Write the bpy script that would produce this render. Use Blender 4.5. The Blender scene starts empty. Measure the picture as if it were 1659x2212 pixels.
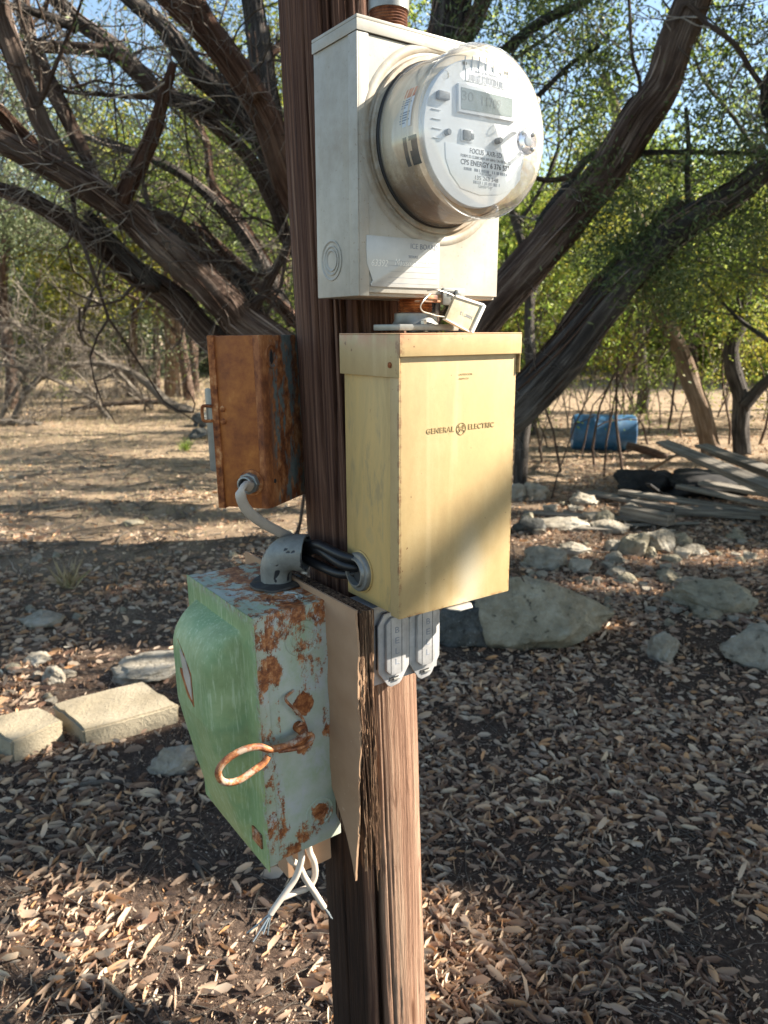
import bpy, bmesh, math, random
import numpy as np
from mathutils import Vector, Matrix
R_ = math.radians
SC = bpy.context.scene
COL = SC.collection
rng = np.random.default_rng(7)
random.seed(7)

# ------------------------------------------------------------------ camera
PITCH = 13.1
cd = bpy.data.cameras.new("camera"); cam = bpy.data.objects.new("camera", cd); COL.objects.link(cam)
cam.location = (0, 0, 1.5); cam.rotation_euler = (R_(90 - PITCH), 0, 0)
cd.sensor_fit = 'HORIZONTAL'; cd.sensor_width = 36; cd.lens = 36
cd.clip_start = 0.05; cd.clip_end = 600
cd.dof.use_dof = True; cd.dof.focus_distance = 0.9; cd.dof.aperture_fstop = 13
SC.camera = cam

# ------------------------------------------------------------------ light
SUN_AZ, SUN_EL = 81.0, 33.0           # azimuth clockwise from +Y (the view direction)
S = np.array([math.cos(R_(SUN_EL)) * math.sin(R_(SUN_AZ)), math.cos(R_(SUN_EL)) * math.cos(R_(SUN_AZ)), math.sin(R_(SUN_EL))])
w = bpy.data.worlds.new("World"); SC.world = w; w.use_nodes = True
wn = w.node_tree; bg = wn.nodes['Background']
sky = wn.nodes.new('ShaderNodeTexSky'); sky.sky_type = 'NISHITA'; sky.sun_disc = False
sky.sun_elevation = R_(SUN_EL); sky.sun_rotation = R_(SUN_AZ); sky.dust_density = 0.6; sky.ozone_density = 4.5
tint = wn.nodes.new('ShaderNodeMix'); tint.data_type = 'RGBA'; tint.blend_type = 'MULTIPLY'; tint.inputs[0].default_value = 1; tint.inputs[7].default_value = (1.0, .865, .70, 1)
wn.links.new(sky.outputs[0], tint.inputs[6]); wn.links.new(tint.outputs[2], bg.inputs[0]); bg.inputs[1].default_value = 0.105
sd = bpy.data.lights.new("sun", 'SUN'); sd.energy = 5.0; sd.angle = R_(0.53); sd.color = (1, .92, .80)
so = bpy.data.objects.new("sun", sd); COL.objects.link(so)
so.rotation_euler = Vector(S).to_track_quat('Z', 'Y').to_euler(); so.location = (6, 1, 6)
SC.view_settings.view_transform = 'Standard'; SC.view_settings.look = 'None'
SC.view_settings.exposure = 1.93; SC.view_settings.gamma = 1
SC.cycles.max_bounces = 8; SC.cycles.transparent_max_bounces = 16

# ------------------------------------------------------------------ picture-plane measuring helpers (return real 3-D points)
F_ = 1659.0; CP, SP = math.cos(R_(PITCH)), math.sin(R_(PITCH))
def ray(x, y):
    dx = (x - 829.5) / F_; dy = (1106 - y) / F_
    return np.array([dx, CP + dy * SP, -SP + dy * CP])
def atz(x, y, h=0.0):
    r = ray(x, y); t = (h - 1.5) / r[2]; return np.array([0, 0, 1.5]) + t * r
def aty(x, y, Y):
    r = ray(x, y); return np.array([0, 0, 1.5]) + (Y / r[1]) * r

# ------------------------------------------------------------------ noise
def _h(ix, iy, iz, s):
    n = (ix * 374761393 + iy * 668265263 + iz * 2147483647 + s * 1274126177) & 0xffffffff
    n = ((n ^ (n >> 13)) * 1274126177) & 0xffffffff
    n = ((n ^ (n >> 16)) * 2246822519) & 0xffffffff
    return ((n ^ (n >> 15)) & 0xffffff) / 16777215.0
def vn(x, y, z=0.0, s=0):
    x, y, z = np.broadcast_arrays(np.asarray(x, float), np.asarray(y, float), np.asarray(z, float))
    fx, fy, fz = np.floor(x), np.floor(y), np.floor(z)
    ix, iy, iz = fx.astype(np.int64), fy.astype(np.int64), fz.astype(np.int64)
    tx, ty, tz = x - fx, y - fy, z - fz
    tx, ty, tz = tx*tx*(3-2*tx), ty*ty*(3-2*ty), tz*tz*(3-2*tz)
    def L(a, b, t): return a + (b - a) * t
    r = []
    for k in (0, 1):
        a = L(_h(ix, iy, iz+k, s), _h(ix+1, iy, iz+k, s), tx); b = L(_h(ix, iy+1, iz+k, s), _h(ix+1, iy+1, iz+k, s), tx)
        r.append(L(a, b, ty))
    return L(r[0], r[1], tz) * 2 - 1
def fbm(x, y, z=0.0, s=0, o=4):
    v = 0; a = .5
    for k in range(o):
        v = v + a * vn(x * 2**k, y * 2**k, np.asarray(z) * 2**k, s + k); a *= .5
    return v
def gh(x, y):
    x = np.asarray(x, float); y = np.asarray(y, float)
    h = .05 * fbm(x * .35, y * .35, 0, 5, 3) + .018 * fbm(x * 2.2, y * 2.2, 0, 9, 3)
    return h - .01 + np.clip((y - 14) / 60, 0, 1) * .5
def ground_at(px, py):
    p = atz(px, py, 0)
    for _ in range(3): p = atz(px, py, float(gh(p[0], p[1])))
    return p

# ------------------------------------------------------------------ object helpers
def link(o, parent=None, kind=None):
    COL.objects.link(o)
    if parent is not None: o.parent = parent
    if kind: o['kind'] = kind
    return o
def tag(o, label, cat, group=None):
    o['label'] = label; o['category'] = cat
    if group: o['group'] = group
    return o
def thing(name, label, cat, loc=(0, 0, 0), rot=(0, 0, 0), group=None):
    o = bpy.data.objects.new(name, None); o.empty_display_size = .05; COL.objects.link(o)
    o.location = loc; o.rotation_euler = rot; return tag(o, label, cat, group)
def mesh_np(name, V, T=None, Q=None, UV=None, smooth=True):
    V = np.asarray(V, np.float32).reshape(-1, 3)
    T = np.zeros((0, 3), np.int32) if T is None else np.asarray(T, np.int32).reshape(-1, 3)
    Q = np.zeros((0, 4), np.int32) if Q is None else np.asarray(Q, np.int32).reshape(-1, 4)
    m = bpy.data.meshes.new(name)
    m.vertices.add(len(V)); m.vertices.foreach_set('co', V.ravel())
    nl = T.size + Q.size; m.loops.add(nl); idx = np.concatenate([T.ravel(), Q.ravel()])
    m.loops.foreach_set('vertex_index', idx)
    m.polygons.add(len(T) + len(Q))
    st = np.concatenate([np.arange(len(T)) * 3, T.size + np.arange(len(Q)) * 4]).astype(np.int32)
    m.polygons.foreach_set('loop_start', st)
    if UV is not None:
        ul = m.uv_layers.new(name='UVMap'); ul.data.foreach_set('uv', np.asarray(UV, np.float32)[idx].ravel())
    m.update(calc_edges=True); m.validate()
    if smooth: m.polygons.foreach_set('use_smooth', np.ones(len(m.polygons), bool))
    return m
def cr(pts, n):       # Catmull-Rom resample to roughly n points per span
    P = np.asarray(pts, float)
    if len(P) < 3: 
        t = np.linspace(0, 1, n + 1)[:, None]; return P[0] * (1 - t) + P[1] * t
    E = np.vstack([2 * P[0] - P[1], P, 2 * P[-1] - P[-2]]); out = []
    for i in range(len(P) - 1):
        p0, p1, p2, p3 = E[i:i + 4]
        for t in np.arange(n) / n:
            out.append(.5 * ((2 * p1) + (-p0 + p2) * t + (2 * p0 - 5 * p1 + 4 * p2 - p3) * t * t + (-p0 + 3 * p1 - 3 * p2 + p3) * t**3))
    out.append(P[-1]); return np.array(out)
def tube_np(P, R, seg, ridge=0.0, seed=0, cap=True):
    P = np.asarray(P, float); n = len(P); R = np.broadcast_to(np.asarray(R, float), (n,))
    T = np.gradient(P, axis=0); T /= np.linalg.norm(T, axis=1)[:, None] + 1e-9
    up = np.array([0, 0, 1.]) if abs(T[0][2]) < .9 else np.array([1., 0, 0])
    N = np.cross(T[0], up); N /= np.linalg.norm(N)
    Ns = [N]
    for i in range(1, n):
        N = Ns[-1] - T[i] * (Ns[-1] @ T[i]); N /= np.linalg.norm(N) + 1e-9; Ns.append(N)
    Ns = np.array(Ns); Bs = np.cross(T, Ns)
    a = np.linspace(0, 2 * np.pi, seg, endpoint=False)
    L = np.concatenate([[0], np.cumsum(np.linalg.norm(np.diff(P, axis=0), axis=1))])
    rr = R[:, None] * np.ones(seg)[None]
    if ridge:
        ca, sa = np.cos(a)[None], np.sin(a)[None]; l = L[:, None]
        w_ = .8 * vn(l * 2.0, 0, 0, seed + 3)
        f = fbm(ca * 3.2 + w_, sa * 3.2 - w_, l * 1.6, seed, 3) + .5 * vn(np.cos(a * 1)[None] * 8 + w_, np.sin(a)[None] * 8, l * 3, seed + 8)
        lump = vn(ca * .8, sa * .8, l * 3.5, seed + 20)
        rr = rr * (1 + ridge * (1.1 * f + .5 * lump))
    V = P[:, None] + rr[..., None] * (np.cos(a)[None, :, None] * Ns[:, None] + np.sin(a)[None, :, None] * Bs[:, None])
    V = V.reshape(-1, 3)
    i = np.arange(n - 1)[:, None] * seg; j = np.arange(seg)[None]; j2 = (j + 1) % seg
    Q = np.stack([i + j, i + j2, i + seg + j2, i + seg + j], -1).reshape(-1, 4)
    UV = np.stack([np.broadcast_to((1 - abs(2 * a / (2 * np.pi) - 1))[None], (n, seg)), np.broadcast_to(L[:, None], (n, seg))], -1).reshape(-1, 2)
    Tt = np.zeros((0, 3), int)
    if cap:
        b = len(V); V = np.vstack([V, P[:1], P[-1:]]); UV = np.vstack([UV, [[.5, 0]], [[.5, L[-1]]]])
        j = np.arange(seg); j2 = (j + 1) % seg
        Tt = np.vstack([np.stack([np.full(seg, b), j2, j], -1), np.stack([np.full(seg, b + 1), (n - 1) * seg + j, (n - 1) * seg + j2], -1)])
    return V, Tt, Q, UV
class Acc:
    def __init__(s): s.V = []; s.T = []; s.Q = []; s.U = []; s.n = 0
    def add(s, V, T, Q, U):
        s.V.append(V); s.T.append(np.asarray(T, int).reshape(-1, 3) + s.n); s.Q.append(np.asarray(Q, int).reshape(-1, 4) + s.n); s.U.append(U); s.n += len(V); return s
    def tube(s, P, R, seg=8, **k): return s.add(*tube_np(P, R, seg, **k))
    def build(s, name, mat, parent=None, smooth=True):
        m = mesh_np(name, np.vstack(s.V), np.vstack(s.T), np.vstack(s.Q), np.vstack(s.U), smooth); m.materials.append(mat)
        return link(bpy.data.objects.new(name, m), parent)
class B:      # small hard-surface builder
    def __init__(s): s.V = []; s.F = []
    def _a(s, V, F):
        n = len(s.V); s.V += [tuple(v) for v in V]; s.F += [tuple(i + n for i in f) for f in F]; return s
    def box(s, x0, x1, y0, y1, z0, z1, M=None):
        V = [Vector(v) for v in ((x0,y0,z0),(x1,y0,z0),(x1,y1,z0),(x0,y1,z0),(x0,y0,z1),(x1,y0,z1),(x1,y1,z1),(x0,y1,z1))]
        if M: V = [M @ v for v in V]
        return s._a(V, [(0,3,2,1),(4,5,6,7),(0,1,5,4),(1,2,6,5),(2,3,7,6),(3,0,4,7)])
    def prism(s, poly, d0, d1, ax='y', M=None):   # poly in the plane across ax
        def pt(p, d): return Vector({'y': (p[0], d, p[1]), 'x': (d, p[0], p[1]), 'z': (p[0], p[1], d)}[ax])
        n = len(poly); V = [pt(p, d0) for p in poly] + [pt(p, d1) for p in poly]
        if M: V = [M @ v for v in V]
        return s._a(V, [tuple(range(n))[::-1], tuple(range(n, 2*n))] + [(i, (i+1) % n, n+(i+1) % n, n+i) for i in range(n)])
    def lathe(s, prof, seg=48, M=None, close=True):  # prof: (radius, height) around +Z
        V = []; F = []
        for r, h in prof:
            for k in range(seg): a = 2*math.pi*k/seg; V.append(Vector((r*math.cos(a), r*math.sin(a), h)))
        m = len(prof)
        for i in range(m-1):
            for k in range(seg): k2 = (k+1) % seg; F.append((i*seg+k, i*seg+k2, (i+1)*seg+k2, (i+1)*seg+k))
        if close: F.append(tuple(range(seg))[::-1]); F.append(tuple((m-1)*seg+k for k in range(seg)))
        if M: V = [M @ v for v in V]
        return s._a(V, F)
    def cyl(s, r, h0, h1, M=None, seg=32): return s.lathe([(r, h0), (r, h1)], seg, M)
    def tube(s, P, R, seg=10, n=1):
        P = cr(P, n) if n > 1 else np.asarray(P, float)
        R = np.interp(np.linspace(0, 1, len(P)), np.linspace(0, 1, len(np.atleast_1d(R))), np.atleast_1d(R))
        V, T, Q, U = tube_np(P, R, seg); return s._a(V, [tuple(t) for t in T] + [tuple(q) for q in Q])
    def build(s, name, mat, parent=None, bevel=0, smooth=40, recalc=True):
        m = bpy.data.meshes.new(name); m.from_pydata(s.V, [], s.F); 
        bm = bmesh.new(); bm.from_mesh(m)
        if recalc: bmesh.ops.recalc_face_normals(bm, faces=bm.faces)
        if bevel:
            bm.edges.ensure_lookup_table()
            es = [e for e in bm.edges if len(e.link_faces) == 2 and e.calc_face_angle(0) > .6]
            bmesh.ops.bevel(bm, geom=es, offset=bevel, segments=2, profile=.6, affect='EDGES', clamp_overlap=True)
        bm.to_mesh(m); bm.free()
        m.polygons.foreach_set('use_smooth', np.ones(len(m.polygons), bool)); m.set_sharp_from_angle(angle=R_(smooth))
        m.materials.append(mat)
        return link(bpy.data.objects.new(name, m), parent)
def text(body, size, mat, parent, loc, rot=(R_(90), 0, 0), ext=.0003, name='lettering', width=None, shear=0, bold=0, space=1.0, align='CENTER'):
    c = bpy.data.curves.new(name, 'FONT'); c.body = body; c.size = size; c.extrude = ext; c.align_x = align; c.align_y = 'CENTER'
    c.shear = shear; c.offset = bold; c.space_character = space; c.resolution_u = 3
    o = bpy.data.objects.new(name, c); COL.objects.link(o)
    m = bpy.data.meshes.new_from_object(o.evaluated_get(bpy.context.evaluated_depsgraph_get()))
    bpy.data.objects.remove(o)
    m.materials.clear(); m.materials.append(mat); m.name = name
    o = link(bpy.data.objects.new(name, m), parent)
    xs = [v.co.x for v in m.vertices]; sx = 1
    if width and xs: sx = width / (max(xs) - min(xs))
    if sx != 1:
        for v in m.vertices: v.co.x *= sx
    o.location = loc; o.rotation_euler = rot
    return o

# ------------------------------------------------------------------ materials
class G:
    def __init__(s, name, rough=.6, metal=0, spec=.5):
        s.m = bpy.data.materials.new(name); s.m.use_nodes = True; s.t = s.m.node_tree
        s.b = s.t.nodes['Principled BSDF']; s.out = s.t.nodes['Material Output']
        s.b.inputs['Roughness'].default_value = rough; s.b.inputs['Metallic'].default_value = metal
        s.b.inputs['Specular IOR Level'].default_value = spec
    def n(s, t, **k):
        x = s.t.nodes.new('ShaderNode' + t)
        for a, v in k.items(): setattr(x, a, v)
        return x
    def set(s, sock, v):
        if hasattr(v, 'is_output'): s.t.links.new(v, sock)
        elif isinstance(v, (tuple, list)) and len(v) == 3 and sock.type == 'RGBA': sock.default_value = (*v, 1)
        else: sock.default_value = v
    def co(s, kind='Object'): return s.n('TexCoord').outputs[kind]
    def map(s, v, scale=(1, 1, 1), loc=(0, 0, 0), rot=(0, 0, 0)):
        x = s.n('Mapping'); s.set(x.inputs[0], v); x.inputs['Scale'].default_value = scale; x.inputs['Location'].default_value = loc; x.inputs['Rotation'].default_value = rot
        return x.outputs[0]
    def noise(s, v, sc=5, det=5, ro=.6, dist=0):
        x = s.n('TexNoise'); s.set(x.inputs['Vector'], v); x.inputs['Scale'].default_value = sc; x.inputs['Detail'].default_value = det
        x.inputs['Roughness'].default_value = ro; x.inputs['Distortion'].default_value = dist; return x.outputs[0]
    def vor(s, v, sc=5, feat='F1'):
        x = s.n('TexVoronoi', feature=feat); s.set(x.inputs['Vector'], v); x.inputs['Scale'].default_value = sc; return x.outputs[0]
    def math(s, op, a, b=0.0, clamp=False):
        x = s.n('Math', operation=op, use_clamp=clamp); s.set(x.inputs[0], a); s.set(x.inputs[1], b); return x.outputs[0]
    def step(s, v, a, b):     # smooth ramp a..b -> 0..1
        x = s.n('MapRange', interpolation_type='SMOOTHSTEP'); s.set(x.inputs[0], v); x.inputs[1].default_value = a; x.inputs[2].default_value = b; return x.outputs[0]
    def mix(s, f, a, b, mode='MIX'):
        x = s.n('Mix', data_type='RGBA', blend_type=mode); s.set(x.inputs[0], f); s.set(x.inputs[6], a); s.set(x.inputs[7], b); return x.outputs[2]
    def ramp(s, f, st):
        x = s.n('ValToRGB'); s.set(x.inputs[0], f); e = x.color_ramp.elements
        while len(e) < len(st): e.new(.5)
        for i, (p, c) in enumerate(st): e[i].position = p; e[i].color = (*c, 1)
        return x.outputs[0]
    def dist(s, v, p):
        x = s.n('VectorMath', operation='DISTANCE'); s.set(x.inputs[0], v); x.inputs[1].default_value = p; return x.outputs['Value']
    def sep(s, v):
        x = s.n('SeparateXYZ'); s.set(x.inputs[0], v); return x.outputs
    def isl(s): return s.n('NewGeometry').outputs['Random Per Island']
    def col(s, c): s.set(s.b.inputs['Base Color'], c); return s
    def rough(s, c): s.set(s.b.inputs['Roughness'], c); return s
    def bump(s, h, st=.3, d=.002):
        x = s.n('Bump'); x.inputs['Strength'].default_value = st; x.inputs['Distance'].default_value = d; s.set(x.inputs['Height'], h)
        s.t.links.new(x.outputs[0], s.b.inputs['Normal']); return s
def leafmat(name, st, trans=.45, rough=.5, spec=.3):
    g = G(name, rough, 0, spec); c = g.ramp(g.isl(), st); g.col(c)
    t = g.n('BsdfTranslucent'); g.set(t.inputs[0], c); mx = g.n('MixShader'); mx.inputs[0].default_value = trans
    g.t.links.new(g.b.outputs[0], mx.inputs[1]); g.t.links.new(t.outputs[0], mx.inputs[2]); g.t.links.new(mx.outputs[0], g.out.inputs[0])
    return g.m
def plain(name, c, rough=.6, metal=0, var=.12, sc=30, bump=0.0):
    g = G(name, rough, metal); o = g.co(); f = g.noise(o, sc, 6, .65)
    d = tuple(max(0, x * (1 - var * 2)) for x in c); e = tuple(x * (1 + var) for x in c)
    g.col(g.ramp(f, [(.3, d), (.7, e)]))
    if bump: g.bump(f, bump, .001)
    return g.m
def barkmat(name, dark, mid, light, scale=1.0):
    g = G(name, .9, 0, .2); uv = g.map(g.co('UV'), (1, 1, 1)); u = g.map(uv, (17 * scale, 2.6 * scale, 1))
    f = g.noise(u, 1, 6, .7, .6); f2 = g.noise(g.co(), 2.2, 4, .6); f3 = g.noise(g.map(uv, (60 * scale, 9 * scale, 1)), 1, 4, .7)
    c = g.ramp(f, [(.30, dark), (.5, mid), (.72, light)]); c = g.mix(g.step(f2, .45, .75), c, g.mix(.5, c, light)); 
    g.col(c); g.bump(g.math('ADD', f, g.math('MULTIPLY', f3, .4)), 1.0, .035 * scale); return g.m

RUST = [(.32, (.08, .026, .013)), (.45, (.22, .068, .023)), (.56, (.40, .145, .048)), (.68, (.58, .31, .14))]
def mk_meterbox():
    g = G('painted_galvanised_steel', .48, 0, .5); o = g.co(); f = g.noise(o, 9, 8, .7); st = g.noise(g.map(o, (60, 60, 5)), 1, 5, .6)
    c = g.ramp(f, [(.3, (.30, .268, .215)), (.5, (.40, .37, .31)), (.7, (.49, .47, .42))])
    c = g.mix(g.math('MULTIPLY', g.step(st, .5, .8), .35), c, (.38, .32, .22))
    sp = g.step(g.noise(o, 320, 2, .5), .66, .74); c = g.mix(g.math('MULTIPLY', sp, .55), c, (.2, .15, .1))
    # dirt halo washed around the meter ring
    d = g.dist(g.map(o, (1, 0.0, 1)), (.110, 0, .167)); halo = g.math('MULTIPLY', g.step(d, .118, .094), g.step(g.noise(o, 22, 6, .7), .38, .62))
    c = g.mix(g.math('MULTIPLY', halo, .8), c, (.26, .18, .10)); g.col(c); g.rough(g.ramp(f, [(.3, (.6,)*3), (.7, (.4,)*3)])); g.bump(f, .15, .0015); return g.m
def mk_yellow():
    g = G('yellowed_enamel', .33, 0, .5); o = g.co(); f = g.noise(g.map(o, (1, 1, .5)), 12, 7, .7); fine = g.noise(o, 700, 2, .5)
    c = g.ramp(f, [(.28, (.39, .27, .125)), (.5, (.47, .335, .16)), (.72, (.54, .41, .22))])
    st = g.noise(g.map(o, (38, 38, 2.2)), 1, 4, .6, .4); c = g.mix(g.math('MULTIPLY', g.step(st, .56, .74), .28), c, (.68, .53, .31))
    # chalky run near the bottom of the door
    d = g.dist(g.map(o, (1, 1, .35)), (.112, 0, .012)); c = g.mix(g.math('MULTIPLY', g.step(d, .035, .0), .42), c, (.72, .70, .58))
    c = g.mix(g.math('MULTIPLY', g.step(fine, .45, .75), .18), c, (.33, .25, .10))
    z = g.sep(o)[2]; top = g.math('MULTIPLY', g.step(z, .322, .348), g.step(g.noise(o, 35, 5, .7), .35, .6)); c = g.mix(g.math('MULTIPLY', top, .7), c, (.50, .20, .10))
    sp = g.step(g.noise(o, 140, 2, .4), .74, .78); c = g.mix(sp, c, (.22, .12, .05))
    xx = g.sep(o)[0]; ed = g.math('MAXIMUM', g.step(xx, .0035, .0), g.step(xx, .1805, .1838)); ed = g.math('MAXIMUM', ed, g.step(z, .005, .0)); ed = g.math('MULTIPLY', ed, g.step(g.sep(o)[1], .004, .002)); c = g.mix(g.math('MULTIPLY', g.math('MULTIPLY', ed, g.step(g.noise(o, 55, 6, .75), .47, .58)), .75), c, (.24, .11, .05)); g.col(c)
    g.rough(g.ramp(f, [(.3, (.5,)*3), (.7, (.34,)*3)])); g.bump(g.math('ADD', f, g.math('MULTIPLY', fine, .12)), .22, .0018); return g.m
def mk_yside():
    g = G('weathered_yellow_enamel', .45, 0, .5); o = g.co(); f = g.noise(g.map(o, (1, 1, .25)), 22, 7, .7, .5)
    c = g.ramp(f, [(.3, (.40, .27, .10)), (.48, (.52, .36, .145)), (.6, (.60, .40, .15)), (.75, (.38, .30, .16))])
    g1 = g.step(g.noise(g.map(o, (1, 1, .3), (3, 1, 2)), 30, 5, .7), .54, .66); c = g.mix(g.math('MULTIPLY', g1, .6), c, (.30, .235, .13))
    r = g.step(g.noise(g.map(o, (1, 1, .4), (1, 5, 2)), 45, 6, .8), .64, .72); c = g.mix(g.math('MULTIPLY', r, .7), c, (.30, .13, .05))
    g.col(c); g.bump(f, .2, .0015); return g.m
def mk_rustbox():
    g = G('rusted_orange_steel', .62, 0, .35); o = g.co(); f = g.noise(o, 28, 8, .72); big = g.noise(o, 9, 4, .6)
    c = g.ramp(f, [(.28, (.13, .035, .010)), (.45, (.29, .085, .018)), (.6, (.42, .14, .028)), (.78, (.55, .26, .075))])
    c = g.mix(g.math('MULTIPLY', g.step(big, .42, .7), .5), c, (.16, .045, .015)); g.col(c); g.bump(f, .35, .001); return g.m
def mk_rustback():
    g = G('rust_streaked_grey_steel', .65, 0, .35); o = g.co(); f = g.noise(g.map(o, (1, 1, .45)), 34, 8, .75)
    c = g.ramp(g.noise(o, 60, 5, .6), [(.3, (.10, .12, .11)), (.7, (.20, .23, .21))])
    c = g.mix(g.step(f, .44, .52), c, g.ramp(g.noise(o, 50, 5, .7), RUST)); y = g.sep(o)[1]; c = g.mix(g.step(y, .035, .012), c, g.ramp(f, RUST)); g.col(c); g.bump(f, .3, .001); return g.m
def mk_green(kind):
    g = G('flaking_green_paint_' + kind, .55, 0, .4); o = g.co(); f = g.noise(o, 14, 8, .7); fine = g.noise(g.map(o, (1, 1, .10 if kind == 'door' else .35)), 210, 5, .75)
    if kind == 'door':
        c = g.ramp(f, [(.3, (.19, .26, .11)), (.5, (.27, .35, .165)), (.7, (.38, .46, .25))])
        z = g.sep(o)[2]; c = g.mix(g.math('MULTIPLY', g.step(z, .27, .03), .55), c, (.34, .38, .14)); 
        bl = g.step(g.noise(g.map(o, (1, 1, 1), (4, 2, 1)), 16, 5, .6), .45, .65); c = g.mix(g.math('MULTIPLY', bl, .6), c, (.18, .30, .14))
        c = g.mix(g.math('MULTIPLY', g.step(fine, .50, .66), .62), c, (.50, .58, .38))
        e = g.step(g.noise(o, 60, 5, .8), .70, .76); c = g.mix(e, c, (.25, .09, .03))
        x = g.sep(o); edge = g.math('MAXIMUM', g.step(x[1], .006, -.008), g.step(x[2], .345, .362)); edge = g.math('MULTIPLY', edge, g.step(g.noise(o, 75, 5, .8), .44, .60))
        c = g.mix(edge, c, g.ramp(g.noise(o, 120, 4, .7), [(.3, (.24, .09, .04)), (.6, (.36, .44, .36))]))
    else:
        c = g.ramp(f, [(.3, (.30, .37, .22)), (.5, (.41, .44, .34)), (.68, (.50, .50, .46))])
        c = g.mix(g.math('MULTIPLY', g.step(fine, .5, .72), .5), c, (.42, .46, .40)); c = g.mix(g.math('MULTIPLY', g.step(g.noise(g.map(o, (1, 1, .6), (2, 7, 1)), 30, 6, .7), .5, .64), .55), c, (.47, .47, .49))
        rn = g.noise(g.map(o, (1, 1, .6)), 50, 10, .82); rc = g.ramp(g.noise(o, 90, 5, .7), RUST)
        def spot(p, r, w): return g.math('MULTIPLY', g.step(g.dist(g.map(o, (1, 0, 1)), p), r, r * .35), w)
        h = spot((.055, 0, .318), .050, .15)
        lipx = g.math('MULTIPLY', g.step(g.sep(o)[0], .018, .0155), .13); h = g.math('MAXIMUM', h, lipx)
        for p, r, w in (((.097, 0, .27), .05, .14), ((.097, 0, .20), .05, .11), ((.02, 0, .340), .05, .17), ((.004, 0, .28), .035, .24), ((.069, 0, .045), .034, .17), ((.02, 0, .005), .03, .2), ((.006, 0, .33), .035, .22), ((.045, 0, .358), .035, .22), ((.080, 0, .28), .05, .15), ((.004, 0, .29), .03, .2), ((.070, 0, .050), .022, .26), ((.045, 0, .03), .03, .18), ((.055, 0, .255), .035, .12), ((.052, 0, .222), .023, .40), ((.05, 0, .165), .026, .28), ((.088, 0, .17), .016, .2), ((.085, 0, .35), .04, .2), ((.004, 0, .05), .03, .2), ((.002, 0, .19), .02, .16)):
            h = g.math('MAXIMUM', h, spot(p, r, w))
        c = g.mix(g.step(g.math('ADD', rn, h), .64, .70), c, rc)
        z = g.sep(o)[2]; tp = g.math('MULTIPLY', g.step(z, .3612, .3618), g.step(g.math('ADD', rn, g.math('MULTIPLY', g.step(g.sep(o)[0], .05, .1), .12)), .56, .64)); c = g.mix(tp, c, rc)
    g.col(c); g.bump(g.math('ADD', f, g.math('MULTIPLY', fine, .3)), .35, .0015); return g.m
def mk_pole():
    g = G('weathered_creosote_wood', .85, 0, .25); uv = g.co('UV'); o = g.co()
    wv = g.noise(g.map(uv, (7, 1.6, 1)), 1, 4, .6); cx = g.n('CombineXYZ'); g.set(cx.inputs[0], g.math('ADD', g.sep(uv)[0], g.math('MULTIPLY', g.math('SUBTRACT', wv, .5), .035))); g.set(cx.inputs[1], g.sep(uv)[1]); uv = cx.outputs[0]
    f = g.noise(g.map(uv, (90, 2.2, 1)), 1, 7, .7, .3); ff = g.noise(g.map(uv, (330, 7, 1)), 1, 5, .7); big = g.noise(g.map(uv, (12, 1.1, 1)), 1, 4, .6)
    c = g.ramp(f, [(.32, (.024, .011, .008)), (.46, (.085, .040, .026)), (.58, (.17, .088, .056)), (.74, (.34, .22, .15))])
    c = g.mix(g.math('MULTIPLY', g.step(ff, .5, .75), .5), c, (.05, .022, .014))
    u = g.sep(uv)[0]; z = g.sep(uv)[1]
    # below the boxes: bleached right, tarry left, sun and shade partly painted in
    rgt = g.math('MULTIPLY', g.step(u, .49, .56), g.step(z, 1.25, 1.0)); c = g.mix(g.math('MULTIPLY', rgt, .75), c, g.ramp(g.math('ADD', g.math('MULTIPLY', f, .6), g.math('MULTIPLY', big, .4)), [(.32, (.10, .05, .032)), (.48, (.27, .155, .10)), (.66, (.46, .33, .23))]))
    blot = g.step(g.noise(g.map(uv, (30, 9, 1)), 1, 6, .75, 1.0), .56, .66); c = g.mix(g.math('MULTIPLY', blot, .55), c, (.10, .045, .026))
    kv = g.vor(g.map(uv, (9, 2.6, 1)), 1); kn_ = g.step(kv, .10, .05); c = g.mix(kn_, c, (.03, .014, .008)); halo = g.math('MULTIPLY', g.step(kv, .2, .1), .4); c = g.mix(halo, c, (.16, .07, .035))
    tar_shade = g.math('MULTIPLY', g.step(u, .50, .47), g.step(z, 1.15, .85)); tar_shade = g.math('MULTIPLY', tar_shade, g.step(big, .15, .42)); c = g.mix(g.math('MULTIPLY', tar_shade, .96), c, g.ramp(ff, [(.4, (.012, .007, .005)), (.75, (.07, .035, .02))]))
    g.col(c); g.bump(g.math('ADD', f, g.math('MULTIPLY', ff, .5)), .9, .004); return g.m
def mk_ground():
    g = G('dark_leaf_mould_soil', .95, 0, .15); o = g.co(); f = g.noise(o, 3, 8, .7); fi = g.noise(o, 60, 6, .75); y = g.sep(o); 
    c = g.ramp(fi, [(.3, (.030, .020, .015)), (.5, (.085, .058, .043)), (.64, (.17, .12, .088)), (.80, (.38, .29, .21))])
    c = g.mix(g.math('MULTIPLY', g.step(f, .45, .68), .45), c, (.085, .058, .042))
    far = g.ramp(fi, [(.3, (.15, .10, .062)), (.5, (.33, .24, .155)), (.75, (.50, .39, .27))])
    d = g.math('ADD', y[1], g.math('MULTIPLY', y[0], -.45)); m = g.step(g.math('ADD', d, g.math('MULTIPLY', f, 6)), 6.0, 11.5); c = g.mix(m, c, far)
    g.col(c); g.bump(g.math('ADD', fi, g.noise(o, 220, 3, .7)), .8, .012); return g.m
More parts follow.
